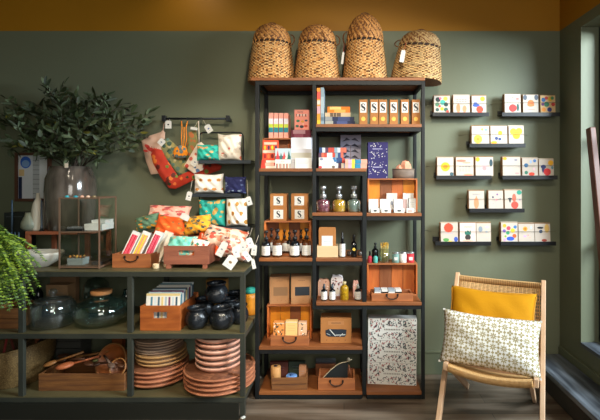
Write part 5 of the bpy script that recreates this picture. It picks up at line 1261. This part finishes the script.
for k_, (a_, b_, w_, h_, an, tp, nm, mk) in enumerate(((168.3, 124.5, 7, 9, 0, (169.5, 119), 'square white tag at the left end of the rail', ink), (161.5, 142, 7, 7.5, .75, (165, 132), 'white diamond-set tag on the pink tote', graymark), (194, 128.5, 8, 3, .15, (197, 122), 'small sideways pale tag under the middle of the rail', None), (208.5, 128.5, 7, 9.5, -.55, (203, 120), 'tilted white tag at the right part of the rail', solidc('#4a5a98')), (195, 162, 7, 10, .7, (199, 152), 'slanted white tag on the cream mitt', graymark))):
    hangtag(nm, a_, b_, w_, h_, [3.175, 3.185, 3.18, 3.165, 3.12][k_], an, tp, mark=mk, group='white hang tags')

# mirror on the wall, its reflection painted as flat colours
D = 3.262; a_, b_, c_, d_ = 14.5, 50, 152.5, 201.5
t = thing('painted_mirror', 'brown wooden-framed mirror behind the branches, painted reflection with round blue emblem', 'mirror', (X(32, D), D, Z(177, D)))
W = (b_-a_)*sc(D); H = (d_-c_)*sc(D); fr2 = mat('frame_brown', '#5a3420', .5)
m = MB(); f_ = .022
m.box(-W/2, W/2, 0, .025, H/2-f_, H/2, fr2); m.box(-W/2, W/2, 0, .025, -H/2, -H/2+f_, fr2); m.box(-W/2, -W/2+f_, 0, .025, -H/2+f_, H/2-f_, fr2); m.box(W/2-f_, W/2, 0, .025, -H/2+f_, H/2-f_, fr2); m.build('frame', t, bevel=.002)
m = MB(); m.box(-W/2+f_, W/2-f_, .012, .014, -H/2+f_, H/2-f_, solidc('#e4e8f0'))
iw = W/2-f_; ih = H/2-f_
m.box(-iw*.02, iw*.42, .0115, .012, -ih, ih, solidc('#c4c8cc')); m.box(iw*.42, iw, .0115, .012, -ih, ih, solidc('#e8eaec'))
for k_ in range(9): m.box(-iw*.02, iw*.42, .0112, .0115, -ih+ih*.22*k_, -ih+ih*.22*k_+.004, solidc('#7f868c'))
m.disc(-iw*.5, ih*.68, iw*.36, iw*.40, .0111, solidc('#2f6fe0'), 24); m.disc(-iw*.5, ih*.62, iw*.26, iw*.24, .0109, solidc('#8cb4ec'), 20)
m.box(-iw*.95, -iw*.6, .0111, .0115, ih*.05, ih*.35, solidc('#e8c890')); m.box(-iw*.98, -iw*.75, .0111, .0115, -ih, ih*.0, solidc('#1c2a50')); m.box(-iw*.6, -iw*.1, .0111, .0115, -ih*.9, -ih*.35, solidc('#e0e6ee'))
m.build('print', t)  # reflected window and sign, painted flat on the mirror face

# ------------------------------------------------------------ middle shelf of the table
z = zt1+.0008
jg = glass('jar_green_glass', '#e6f2ee', .06, .03, '#5c7a74', .03, k=.5)
# large demijohn
D = 2.845; r = 25.5*sc(D); 
Hd = Z(294, D)-z
t = thing('glass_demijohn', 'big round greenish glass jar with a cork lid', 'jar', (X(101.5, D), D, z))
m = MB(); m.lathe([(r*.55, .0), (r*.66, .006), (r*.94, Hd*.22), (r, Hd*.42), (r*.97, Hd*.60), (r*.84, Hd*.77), (r*.52, Hd*.87), (r*.36, Hd*.92), (r*.36, Hd), (r*.33, Hd), (r*.31, Hd*.92), (r*.8, Hd*.76), (r*.94, Hd*.6), (r*.97, Hd*.42), (r*.88, Hd*.22), (r*.5, .016), (.001, .016)], jg, 44); m.build('glass_body', t)
m = MB(); m.lathe([(r*.31, Hd+.0005), (r*.37, Hd+.003), (r*.385, Hd+.024), (r*.35, Hd+.028), (.001, Hd+.028)], mat('cork', '#c58a52', .7, vary='#a87040', scale=60), 30); m.M = Matrix.Identity(4); m.build('cork_lid', t)
# cloche jar left
D = 2.825; r = 20*sc(D); H = Z(300, D)-z
t = thing('glass_jar', 'wide clear glass jar with a flat lid and round knob, left of the demijohn', 'jar', (X(53, D), D, z))
cl = glass('jar_clear_glass', '#e8eeee', .07, .03, '#6c7878', .06, k=.5)
m = MB(); m.lathe([(r*.93, 0), (r, .01), (r, H*.78), (r*.9, H*.93), (r*.78, H), (r*.75, H), (r*.87, H*.92), (r*.96, H*.77), (r*.96, .015), (.001, .012)], cl, 40); m.build('glass_body', t)
m = MB(); m.lathe([(r*.79, H+.0005), (r*.8, H+.008), (r*.5, H+.02), (.012, H+.026), (.012, H+.034), (.024, H+.046), (.026, H+.06), (.014, H+.075), (.0001, H+.078)], cl, 30); m.build('lid', t)
def cwine(label, px, D, ptop, wpx, g, z0=None):
    z0 = z if z0 is None else z0; r = wpx*sc(D)/2; H = Z(ptop, D)-z0
    t = thing('dark_bottle', label, 'bottle', (X(px, D), D, z0), 0, g)
    m = MB(); m.lathe([(r*.95, 0), (r, .005), (r, H*.58), (r*.5, H*.74), (r*.33, H*.78), (r*.33, H*.97), (.0001, H*.97)], mat('dark_green_glass', '#10181a', .1, spec=.8), 20); m.build('glass_body', t)
    m = MB(); m.lathe([(r*.4, H*.88), (r*.4, H), (.0001, H)], solidc('#5a4a34'), 14); m.build('stopper', t)
cwine('dark bottle left of the kraft boxes in shadow', 30, 3.08, 289, 9, 'dark bottles in the shade'); cwine('dark bottle nearer the left table leg in shadow', 38.5, 3.12, 281, 8, 'dark bottles in the shade')
for i, (a_, b_, tp) in enumerate(((31, 3.0, 303), (39.5, 2.98, 300))):
    o = MB().lathe([(.02, 0), (.026, .01), (.028, .05), (.02, .08), (.023, .095), (.021, .095), (.018, .08), (.025, .05), (.0001, .012)], cl, 20).build('small_glass_jar', loc=(X(a_, b_), b_, z)); tag(o, 'tiny clear glass jar %s the wide lidded jar' % ['far left of', 'just behind'][i], 'jar', 'tiny clear jars')
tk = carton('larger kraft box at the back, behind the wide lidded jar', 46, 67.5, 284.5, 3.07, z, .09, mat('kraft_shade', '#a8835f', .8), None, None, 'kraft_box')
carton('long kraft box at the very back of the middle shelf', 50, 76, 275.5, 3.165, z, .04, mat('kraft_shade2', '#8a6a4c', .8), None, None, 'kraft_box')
D = 3.12; r = 27*sc(D); H = Z(278, D)-z
t = thing('glass_cloche', 'tall clear glass dome in the dark behind the demijohn', 'dome', (X(92, D)+.02, D+.02-.0, z))
m = MB(); R2 = .09; m.lathe([(R2, 0), (R2, H*.6), (R2*.9, H*.8), (R2*.6, H*.95), (.02, H), (.001, H)], glass('dome_glass', '#dfe8e6', .05, .05, '#4c5a5a', .06, k=.5), 30); m.build('dome', t)
m = MB(); m.lathe([(.006, H), (.014, H+.012), (.001, H+.02)], glass('dome_glass', '#aab6b4', .06), 14); m.build('knob', t)
o = MB().lathe([(.04, 0), (.055, .01), (.055, .05), (.03, .1), (.02, .14), (.026, .15), (.02, .15), (.015, .14), (.0001, .1)], glass('teal_glass', '#7fb0ac', .12, .03, '#1d4644', .4), 24).build('glass_flask', loc=(X(121, 3.14)+.04, 3.14, z)); tag(o, 'teal glass flask at the back right of the demijohn', 'flask')
# left crate
D = 2.72
tray('small wooden crate at the far left under the fern', (X(2, D), D+.02, z), X(17, D)-X(-14, D), .2, Z(309.5, D)-z, crateaged, handle='none', slats=2)
# orange crate with slot handle full of packets
D = 2.705; x0, x1 = X(140, D), X(180, D)
oc = mat('bright_crate', '#b8652a', .55, vary='#8a4216', scale=14, stretch=(.4, 2, 2), bump=.15)
tray('bright orange wooden crate with slot handle holding rows of packets', ((x0+x1)/2, D, z), x1-x0, .34, Z(306, D)-z, oc, handle='hole')
cols = ['#e8e4d8', '#5a8a9c', '#d8e0e0', '#4a6a7c', '#e0c888', '#a8b8c0', '#7a3a5a', '#c8d4d8', '#3c5a6c', '#f0ece4']
for i in range(9):
    dd = D+.03+.03*i; W = (x1-x0)*.86; H = .215+.002*i
    t = thing('seed_packet_row', 'row of striped packets in the bright orange crate, number-free row %s' % ['at the very front', 'second from front', 'third from front', 'fourth from front', 'in the middle', 'fourth from back', 'third from back', 'second from back', 'at the very back'][i], 'packet', ((x0+x1)/2, dd, z+.0095), (-.10, 0, 0), 'striped packets in the orange crate')
    t['label'] = 'striped packet row in the bright orange crate, '+['at the very front', 'second from front', 'third from front', 'fourth from front', 'in the middle', 'fourth from back', 'third from back', 'second from back', 'at the very back'][i]
    t.name = 'seed_packet' if i == 0 else t.name
    m = MB(); m.box(-W/2, W/2, 0, .006, 0, H, solidc(cols[i]))
    m.build('sleeve', t); m = MB()
    for k_ in range(9):
        xa = -W/2+.006+k_*(W-.012)/9; m.box(xa, xa+(W-.012)/9*.55, -.0008, -.0001, H*.1, H*.9, solidc(cols[(i*3+k_) % 10]))
    m.box(-W/2, W/2, -.001, -.0001, H*.93, H, solidc(cols[(i+4) % 10])); m.build('stripes', t)
for o in list(bpy.data.objects):
    if o.name.startswith('seed_packet_row'): o.name = 'seed_packet'
# black clay pots
clay = mat('black_clay', '#101215', .25, vary='#24282d', scale=14, bump=.6, bscale=26)
def pot(label, px, D, z0, wpx, H, tilt=(0, 0, 0)):
    r = wpx*sc(D)/2; t = thing('clay_pot', label, 'pot', (X(px, D), D, z0), tilt, 'black clay pots')
    m = MB(); rnd = random.Random(int(px)); ph = rnd.uniform(0, 6)
    m.lathe([(r*.6, 0), (r*.85, H*.12), (r, H*.38), (r*.97, H*.58), (r*.78, H*.78), (r*.70, H*.84)], clay, 30, fn=lambda q, zz_, a_: q*(1+.02*math.sin(5*a_+ph)))
    m.build('pot_body', t)
    m = MB(); m.lathe([(r*.70, H*.842), (r*.80, H*.90), (r*.86, H*.97), (r*.84, H), (r*.72, H*.98), (r*.64, H*.88), (r*.7, H*.6), (r*.5, H*.15), (.001, H*.12)], clay, 30); m.build('rim', t); return t
ph_ = .135
pot('round black clay pot at the front, left of the pair', 197, 2.765, z, 22.5, ph_)
pot('round black clay pot at the front, right of the pair', 222, 2.765, z, 24.5, ph_)
pot('black clay pot stacked on top of the front pair', 216.5, 2.87, z+ph_+.002, 22.5, ph_*.98)
pot('black clay pot behind the left front pot, partly hidden', 204, 2.98, z, 20, ph_)
pot('black clay pot behind the right front pot, partly hidden', 228.5, 2.965, z, 20, ph_)
pot('black clay pot peeping behind the right steel leg', 240, 2.85, z, 17, ph_*.95)
pot('black clay pot at the rear right of the pile', 236, 3.14, z, 20, ph_)
t = tk = carton('golden-brown carton with white label behind the black pots', 206, 226, 279.5, 3.16, z, .07, mat('amber_carton', '#a2702c', .8), lambda m, W, H: (m.box(-W*.42, W*.05, -.0006, 0, H*.5, H*.78, white), m.line(-W*.34, H*.64, -W*.05, H*.64, .004, -.001, ink)), None, 'carton_box')
cwine('dark bottle behind the black pots, right of the carton', 232, 3.12+.0, 281, 7, 'dark bottles in the shade', ) if False else None
# ochre jar with teal lid
D = 3.04; r = 6.6*sc(D); H = Z(292, D)-z
t = thing('lidded_jar', 'orange jar with a teal lid at the right end of the middle shelf', 'jar', (X(250.5, D), D, z))
och = mat('ochre_glaze', '#e09020', .45, vary='#b86a14', scale=14)
m = MB(); m.lathe([(r*.8, 0), (r*.95, .01), (r, H*.3), (r*.92, H*.5), (r, H*.75), (r*.9, H*.98), (.001, H*.98)], och, 26); m.build('jar', t)
m = MB(); m.lathe([(r*.95, H*.985), (r*.97, H*1.1), (r*.6, H*1.2), (.001, H*1.22)], solidc('#2f9a86'), 26); m.build('lid', t)

# ------------------------------------------------------------ lower shelf of the table
z = zt2+.0008
terra = mat('terracotta', '#c8835c', .6, vary='#8f5236', scale=10, bump=.15); tan = mat('tan_clay', '#c9a06a', .55, vary='#ad8250', scale=9); greyp = mat('grey_stoneware', '#c9ad92', .5, vary='#8f7260', scale=9); pinkc = mat('pink_clay', '#eab79e', .55, vary='#d89a7e', scale=10)
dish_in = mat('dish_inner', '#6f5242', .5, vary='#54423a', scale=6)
def stack(px, D, wpx, n, z0, step, h, mt, nm, group, name='clay_plate', cat='plate', woven=False, jit=.006):
    r = wpx*sc(D)/2; base = None; rnd = random.Random(int(px*3+n)); zz_ = z0
    words_ = {1: [''], 2: ['bottom', 'top'], 3: ['bottom', 'middle', 'top'], 4: ['bottom', 'second from bottom', 'third from bottom', 'top'], 5: ['bottom', 'second from bottom', 'middle', 'second from top', 'top'], 6: ['bottom', 'second from bottom', 'third from bottom', 'fourth from bottom', 'fifth from bottom', 'top']}[n]
    for i in range(n):
        lab = '%s, %s of its %d' % (nm, words_[i], n); p = (X(px, D)+rnd.uniform(-jit, jit), D+rnd.uniform(-jit, jit), zz_)
        if base is None:
            t = base = thing(name, lab, cat, p, 0, group)
            fn = (lambda q, z_, a_: q*(1+.006*math.sin(40*a_))) if woven else None
            m = MB(); m.lathe([(r*.72, 0), (r*.88, h*.25), (r*.985, h*.66), (r, h*.8), (r, h), (r*.955, h)], mt, 44, fn=fn); m.build('body', t)
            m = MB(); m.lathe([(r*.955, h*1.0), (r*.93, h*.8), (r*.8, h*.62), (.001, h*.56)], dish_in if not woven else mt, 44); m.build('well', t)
        else: dup(base, p, lab, (0, 0, rnd.uniform(0, 6)))
        zz_ += step
    return zz_
s1 = 5.4*sc(2.9)
zz_ = stack(158.5, 2.925, 58, 4, z, .030, .032, terra, 'broad rustic terracotta platter under the left plate stack', 'broad terracotta platters', 'clay_platter', 'platter', True)
zz_ = stack(161.5, 2.93, 48, 3, zz_, .026, .03, tan, 'tan plate in the middle of the left stack', 'tan plates')
zz_ = stack(159.5, 2.94, 45, 5, zz_, .0185, .02, greyp, 'pale greyish plate on top of the left stack', 'pale plates')
zz_ = stack(220, 2.85, 69, 4, z, .030, .032, terra, 'wide terracotta platter under the right plate stack', 'wide terracotta platters', 'clay_platter', 'platter', True, .002)
zz_ = stack(219, 2.85, 45.5, 6, zz_, .0365, .038, pinkc, 'deep pink-rimmed dish on the right stack', 'pink-rimmed dishes', 'clay_dish', 'dish', False, .003)
# long crate with utensils
D = 2.74; x0, x1 = X(38.5, D), X(124.5, D)
tray('long low weathered wooden crate filled with wooden utensils', ((x0+x1)/2, D, z), x1-x0, .26, Z(374, D)-z, crateaged, handle='none')
rust = mat('olive_wood', '#5e3820', .5, vary='#3a2214', scale=10, stretch=(.3, 2, 2)); woodl = mat('light_wood', '#a9743f', .5, vary='#8a5a2e', scale=10, stretch=(.3, 2, 2))
zb_ = z+.0095
m = MB(); m.lathe([(.02, 0), (.03, .004), (.03, .05), (.0, .05)], iron, 12)
def spoon(label, px, py, D, L_, ang, pit, mt, hw=.022):
    t = thing('wooden_spoon', label, 'spoon', (X(px, D), D, Z(py-7.5, D)), (0, -pit, ang), 'wooden utensils in the long crate')
    m = MB(); m.tube([(0, 0, 0), (L_, 0, .0)], .0075, mt, 7); m.build('handle', t)
    m = MB(); hw *= 1.3; m.sphere((-hw*1.2, 0, 0), hw, mt, 14, 8, 1.5, 1, .5); m.build('bowl', t)
ud = ['long leftmost with its tip over the rim', 'second from left, darker', 'third from left with a reddish round head', 'fourth from left, lying flat', 'in the middle of the heap', 'slim dark one crossing the middle', 'nearest the wooden bowls, low', 'right-hand one with a narrow head', 'rearmost along the back', 'topmost of the middle', 'far right short one']
for k_, (a_, b_, dd, L_, an, pit, mt) in enumerate(((56, 369, 2.80, .17, .25, .28, woodl), (66, 367, 2.84, .16, -.3, .15, rust), (73, 371, 2.79, .15, .5, .12, mat('reddish_wood', '#b5643c', .5)), (77, 365.5, 2.88, .15, .15, .0, rust), (86, 369, 2.84, .14, 2.6, .1, rust), (95, 368, 2.81, .14, 2.2, -.3, solidc('#55562c')), (100, 371, 2.84, .12, .1, .1, rust), (110, 371, 2.80, .11, 2.4, .2, mat('grey_wood', '#6d5648', .6)), (68, 363, 2.93, .17, 0, .05, rust), (84, 363.5, 2.9, .15, .3, .1, woodl), (118, 371.5, 2.82, .10, 2.8, .15, rust))):
    spoon('wooden utensil in the long crate, '+ud[k_], a_, b_, dd, L_, an, pit, mt, [.022, .02, .028, .018, .022, .014, .02, .016, .02, .018, .018][k_])
# wooden bowls / ladle cups
def wbowl(label, px, py, D, r, rot, mt, name='wooden_bowl', z0=None, hd=False):
    t = thing(name, label, 'bowl', (X(px, D), D, Z(py, D)), rot)
    m = MB(); m.lathe([(r*.3, 0), (r*.7, r*.15), (r*.95, r*.5), (r, r*.8), (r*.94, r*.8), (r*.86, r*.5), (r*.6, r*.22), (.001, r*.12)], mt, 34); m.build('bowl', t)
    m = MB(); m.tube([(r*1.0*math.cos(2*PI*i/28), r*1.0*math.sin(2*PI*i/28), r*.8) for i in range(28)], .005, woodl, 6, closed=True); m.build('rim', t)
    if hd: m = MB(); m.box(-r*1.55, -r*.97, -.018, .018, r*.66, r*.78, mt); m.build('handle', t, bevel=.004)
    return t
bm2 = mat('bowl_wood', '#bd6f36', .45, vary='#8f4f26', scale=8, stretch=(1, 1, .4))
wbowl('large round wooden bowl tilted towards the viewer beside the plates', 120, 362, 2.95, .115, (1.15, 0, -.25), bm2, hd=True)
wbowl('small dark-mouthed wooden cup in front of the large tilted bowl', 122, 368, 2.83, .056, (1.1, 0, -.2), mat('cup_wood', '#8a5230', .5, vary='#5a3018', scale=8))
carton('small orange wooden block above the tilted wooden bowl', 112, 122, 338.5, 3.12, z, .05, mat('block_wood', '#a35a2c', .5), lambda m, W, H: m.line(-W*.3, H*.95, W*.3, H*.95, .001, -.0005, solidc('#6a3a1c')), None, 'wooden_block', 'block')
# grey slatted boxes behind
gs = mat('grey_slats', '#4c4c46', .6, vary='#3a3b38', scale=8, stretch=(.2, 2, 2))
for i, (a_, b_) in enumerate(((0, 0), (0, 0))):
    t = thing('slatted_box', 'dark grey slatted box behind the long crate, %s of two' % ['lower', 'upper'][i], 'box', (X(68, 3.07), 3.07, z+i*.142), 0, 'dark slatted boxes')
    W = 25*sc(3.07); 
    for k_ in range(3): m = MB(); m.box(-W/2, W/2, 0, .012, .005+.046*k_, .047+.046*k_, gs); m.build('slat', t, bevel=.002)
    m = MB(); m.box(-W/2, W/2, .0125, .13, 0.0, .139, gs); m.build('body', t)
# big woven basket at left
D = 2.93
t = thing('storage_basket', 'large straw basket at the lower left holding red and brown handled tools', 'basket', (X(14, D), D, z))
m = MB(); nth = 90; nz = 34; V = []; R_ = .245; Hb = .225
for j in range(nz+1):
    v = j/nz
    for i in range(nth):
        a_ = 2*PI*i/nth; r = R_*(.80+.2*math.sin(v*PI*.6))+.003*math.sin(a_*30+(PI if j % 2 else 0))
        V.append((r*math.cos(a_), r*math.sin(a_)*.9, Hb*v*(1+.16*math.cos(a_))))
stw = wovenmat('straw', '#6e5630', '#54401f', '#8a7044'); 
m.add(V, [(j*nth+i, j*nth+(i+1) % nth, (j+1)*nth+(i+1) % nth, (j+1)*nth+i) for j in range(nz) for i in range(nth)], stw, True); m.add([V[i] for i in range(nth)], [list(range(nth))[::-1]], stw); m.build('basket_body', t, solid=-.004)
m = MB(); m.tube([((R_*.995)*math.cos(2*PI*i/40), R_*.9*.995*math.sin(2*PI*i/40), Hb*(1+.16*math.cos(2*PI*i/40))+.004) for i in range(40)], .008, stw, 7, closed=True); m.build('rim', t)
td = ['red-handled', 'pale-handled', 'dark brown with a round knob', 'brown, leaning right', 'short dark', 'reddish brown']
for k_, (dx, tx, hh_, cc, hd_) in enumerate(((-.06, .05, .31, '#8f2a24', 0), (-.01, .10, .27, '#b09a78', 0), (.05, .04, .30, '#4a2a1a', 1), (.09, .06, .28, '#7a4424', 1), (.12, .03, .27, '#3a261c', 1), (.02, -.09, .30, '#6a2a1e', 1))):
    tt = thing('brush_tool', '%s tool sticking out of the large straw basket' % td[k_], 'tool', (X(14, D)+dx, D-.06+.02*k_, z+.006), 0, 'tools in the straw basket')
    m = MB(); m.tube([(0, 0, .0), (tx, .01, hh_*.9)], .0075, solidc(cc), 8); m.build('handle', tt)
    m = MB(); m.sphere((tx*1.05, .011, hh_*.92), .016 if hd_ else .011, solidc(cc), 12, 8, 1, 1, 1.3); m.build('knob', tt)
# fern
fern = thing('fern', 'bright green feathery fern spilling over the left end of the table', 'plant', (X(-26, 2.80), 2.80, zt0+.0008))
m = MB(); m.lathe([(.07, 0), (.09, .14), (.1, .15), (.09, .15), (.06, .02), (.001, .02)], mat('fern_pot', '#5a4a3c', .6), 24); m.build('pot', fern)
m = MB(); m.lathe([(.086, .135), (.001, .14)], solidc('#241a12'), 20); m.build('soil', fern)
fg = mat('fern_green', '#56751f', .55, vary='#2f4a14', scale=12); fg2 = mat('fern_bright', '#97b034', .55, vary='#6f8c28', scale=12)
rnd = random.Random(8); mf = MB(); fx = X(-26, 2.80); o0 = Vector((0, 0, .14))
ends = [(40,288,2.45),(33,262,2.5),(46,262,2.55),(26,300,2.4),(20,310,2.42),(30,306,2.46),(10,312,2.4),(-5,316,2.4),(36,275,2.42),(28,283,2.38),(16,300,2.36),(30,255,2.6),(22,246,2.6),(12,240,2.65),(5,255,2.5),(18,262,2.42),(24,272,2.4),(8,285,2.38),(2,310,2.38),(34,296,2.5),(12,308,2.48),(22,290,2.36),(40,268,2.5),(2,235,2.7),(10,270,2.36),(0,295,2.34),(17,280,2.34),(8,248,2.5),(26,312,2.5),(-6,268,2.35),(6,305,2.45),(15,252,2.48),(30,268,2.36),(4,306,2.5)]
for k_, (tx, ty, td_) in enumerate(ends):
    e = Vector((X(tx, td_)-fx, td_-2.80, Z(ty, td_)-zt0)); c_ = Vector((e.x*.5, e.y*.55, max(e.z, .14)+.17+rnd.uniform(-.04, .05))); P = [o0*(1-u)**2+c_*2*u*(1-u)+e*u*u for u in [i/26 for i in range(27)]]
    mf.tube(P, .0016, fg, 4)
    for i in range(3, 27):
        d = (P[i]-P[i-1]).normalized(); sd = d.cross(Vector((0, 0, 1))).normalized(); Lf = .034*(1-.7*(i/26)**2)+.008
        for s_ in (-1, 1):
            for q in range(2):
                pp = P[i-1].lerp(P[i], q/2); dd_ = (sd*s_+d*.6+Vector((0, 0, rnd.uniform(-.5, .3)))).normalized()
                w_ = d.cross(dd_).normalized()*.0; n_ = dd_.cross(Vector((rnd.uniform(-.3, .3), rnd.uniform(-1, -.2), rnd.uniform(.2, 1)))).normalized()*.0055
                L2 = Lf*rnd.uniform(.8, 1.2); mf.add([pp, pp+dd_*L2*.4+n_, pp+dd_*L2, pp+dd_*L2*.4-n_], [(0, 1, 2, 3)], fg2 if rnd.random() < .45 else fg)
mf.build('fronds', fern)

# ------------------------------------------------------------ lounge chair
ang = -.451; Rz = Matrix.Rotation(ang, 4, 'Z')
O = Vector((.8335, 2.442, 0))
ch = thing('lounge_chair', 'light wooden lounge chair with woven cord back and seat', 'chair', O, ang)
cw = mat('beech', '#d9b592', .5, vary='#c99f78', scale=8, stretch=(2, 2, .3)); cord = mat('paper_cord', '#d8ae74', .7, vary='#c79a60', scale=40); cordd = mat('paper_cord_shade', '#a37a48', .7)
hwid = .277
BT = (0, .463, .852)
for s_ in (-1, 1):
    m = MB(); m.bar((s_*hwid, .539, .83), (s_*hwid, -.129, .0), .028, .046, cw, up=(0, 1, 0)); m.build('back_post', ch, bevel=.004)
    m = MB(); m.bar((s_*(hwid-.03), -.02, .388), (s_*(hwid-.03), .56, .30), .026, .045, cw); m.build('seat_rail', ch, bevel=.004)
    m = MB(); m.bar((s_*(hwid-.056), .05, .355), (s_*(hwid-.056), .60, .004), .022, .040, cw, up=(0, 1, 0)); m.build('rear_leg', ch, bevel=.004)
    m = MB(); m.M = Matrix.Identity(4); m.tube([(s_*(hwid+.018), .172, .365), (s_*(hwid-.05), .172, .365)], .012, iron, 10); m.build('pivot_bolt', ch)
# post plane: at height z, y = .06+ (z/.858)*.403
def py(z_): return -.129+z_/.83*.668
# curved rails
def crail(y0, z0, sagy, sagz, w_, h_, m_, up=(0, 0, 1), hw=hwid-.017):
    m = MB(); pts = []
    for i in range(15):
        u = 2*i/14-1; pts.append((u*hw, y0+sagy*(1-u*u), z0-sagz*(1-u*u)))
    for i in range(14): m.bar(pts[i], pts[i+1], w_, h_, m_, up)
    return m
m = crail(py(.805), .805, .03, .010, .03, .034, cord)
for i in range(90):
    u = -1+2*(i+.5)/90; xx = u*(hwid-.017); yy = py(.805)+.03*(1-u*u); zz_ = .805-.010*(1-u*u)
    m.tube([(xx, yy-.0155, zz_-.018), (xx, yy-.0165, zz_), (xx, yy-.0155, zz_+.018)], .0028, cord if i % 2 else cordd, 4)
m.build('top_rail', ch)
m = crail(-.012, .385, -.0, .028, .03, .034, cord, hw=hwid-.045)
for i in range(70):
    u = -1+2*(i+.5)/70; xx = u*(hwid-.048); zz_ = .385-.028*(1-u*u)
    m.tube([(xx, -.0295, zz_-.018), (xx, -.0305, zz_), (xx, -.0285, zz_+.019)], .0032, cord, 4)
m.build('front_rail', ch)
m = crail(.55, .302, 0, .01, .025, .03, cw, hw=hwid-.045); m.build('rear_rail', ch)
# seat weave: sagging sheet of cords
m = MB()
for i in range(46):
    u = -1+2*(i+.5)/46; pts = []
    for j in range(9):
        v = j/8; pts.append((u*(hwid-.045), -.015+.555*v, .40-.09*v-.028*(1-u*u)-.02*math.sin(v*PI)))
    m.tube(pts, .0042, cord if i % 2 else cordd, 4)
for j in range(30):
    v = (j+.5)/30; m.tube([(u*(hwid-.045), -.015+.555*v, .402-.09*v-.028*(1-u*u)-.02*math.sin(v*PI)) for u in [-1+2*i/10 for i in range(11)]], .0042, cord, 4)
m.build('woven_seat', ch)
# back weave
m = MB(); hw = hwid-.016
def bp(u, z_): k_ = (1-u*u); return (u*hw, py(z_)+.03*k_, z_-.012*k_)
for i in range(40):
    u = -1+2*(i+.5)/40; m.tube([bp(u, .815-.46*j/8) for j in range(9)], .0034, cord if i % 2 else cordd, 4)
zz_ = [.815-.0078*i for i in range(9)]+[.735-.019*i for i in range(19)]
for z_ in zz_: m.tube([bp(-1+2*i/14, z_) for i in range(15)], .0035, cord, 4)
m.build('woven_back', ch)
m = crail(py(.345), .345, .03, .012, .022, .03, cw); m.build('lower_back_rail', ch)
# cushions (in chair frame but separate things)
def wloc(p): return tuple(O+Rz @ Vector(p))
leanX = -math.atan2(.668, .83)
mus = mat('mustard_cloth', '#c4880a', .85, vary='#b87e08', scale=6, bump=.12, bscale=90, spec=.2)
t = thing('cushion', 'mustard yellow cushion leaning on the woven chair back', 'cushion', wloc((-.03, .31, .605)), (leanX+.06, -.0, ang))
m = MB(); m.M = Matrix.Rotation(.0, 4, 'Y'); m.pillow(.54, .40, .11, mus, 26, pinch=.12, crumple=.03, seed=3); m.build('cover', t, weld=True)
m = MB(); n = 60; P = []
for i in range(n):
    a_ = 2*PI*i/n; c_, s_ = math.cos(a_), math.sin(a_); k_ = 1/max(abs(c_), abs(s_)); u, v = c_*k_, s_*k_
    P.append((u*.27*(1-.12*(1-v*v)*.6*u*u), 0, v*.20*(1-.12*(1-u*u)*.8*v*v)))
m.tube(P, .005, mat('mustard_piping', '#c48a0e', .8), 6, closed=True); m.build('piping', t)
def geo(name):
    m = bpy.data.materials.new(name); m.use_nodes = True; nt = m.node_tree; N = nt.nodes; L = nt.links; b = N['Principled BSDF']; b.inputs['Roughness'].default_value = .8
    tc = N.new('ShaderNodeTexCoord'); sp = N.new('ShaderNodeSeparateXYZ'); L.new(tc.outputs['Object'], sp.inputs[0])
    def M(op, a_, b_=None):
        n = N.new('ShaderNodeMath'); n.operation = op
        for i, q in enumerate((a_, b_)):
            if q is None: continue
            if isinstance(q, (int, float)): n.inputs[i].default_value = q
            else: L.new(q, n.inputs[i])
        return n.outputs[0]
    P_ = .060
    def flower(ox, oz, k_, rad, core):
        u = M('SUBTRACT', M('FRACT', M('ADD', M('MULTIPLY', sp.outputs[0], 1/P_), ox)), .5); v = M('SUBTRACT', M('FRACT', M('ADD', M('MULTIPLY', sp.outputs[2], 1/P_), oz)), .5)
        r = M('SQRT', M('ADD', M('MULTIPLY', u, u), M('MULTIPLY', v, v))); th_ = M('ARCTAN2', v, u)
        pet = M('ABSOLUTE', M('COSINE', M('MULTIPLY', th_, k_)))
        lim = M('ADD', M('MULTIPLY', pet, rad), .09)
        return M('MULTIPLY', M('LESS_THAN', r, lim), M('GREATER_THAN', r, core))
    k_ = M('MAXIMUM', flower(0, 0, 4.0, .24, .06), M('MAXIMUM', flower(.5, .5, 2.0, .20, .05), M('MAXIMUM', flower(.5, 0, 2.0, .05, .0), flower(0, .5, 2.0, .05, .0))))
    mx = N.new('ShaderNodeMixRGB'); mx.inputs[1].default_value = lin('#e6e4dc'); mx.inputs[2].default_value = lin('#a2956a'); L.new(k_, mx.inputs[0]); L.new(mx.outputs[0], b.inputs['Base Color'])
    return m
gm = geo('geometric_cushion_print')
t = thing('cushion', 'white rectangular cushion with olive geometric flower pattern on the chair seat', 'cushion', wloc((-.012, .098, .535)), (leanX+.26, .0, ang))
m = MB(); m.M = Matrix.Rotation(.0, 4, 'Y'); m.pillow(.57, .315, .14, gm, 28, pinch=.10, crumple=.02, seed=5); m.build('cover', t, weld=True)
m = MB()
for su in (-1, 1):
    for sv in (-1, 1): m = MB(); m.box(su*.281-.006, su*.281+.006, -.004, .004, sv*.154-.006, sv*.154+.006, white); m.build('corner', t)
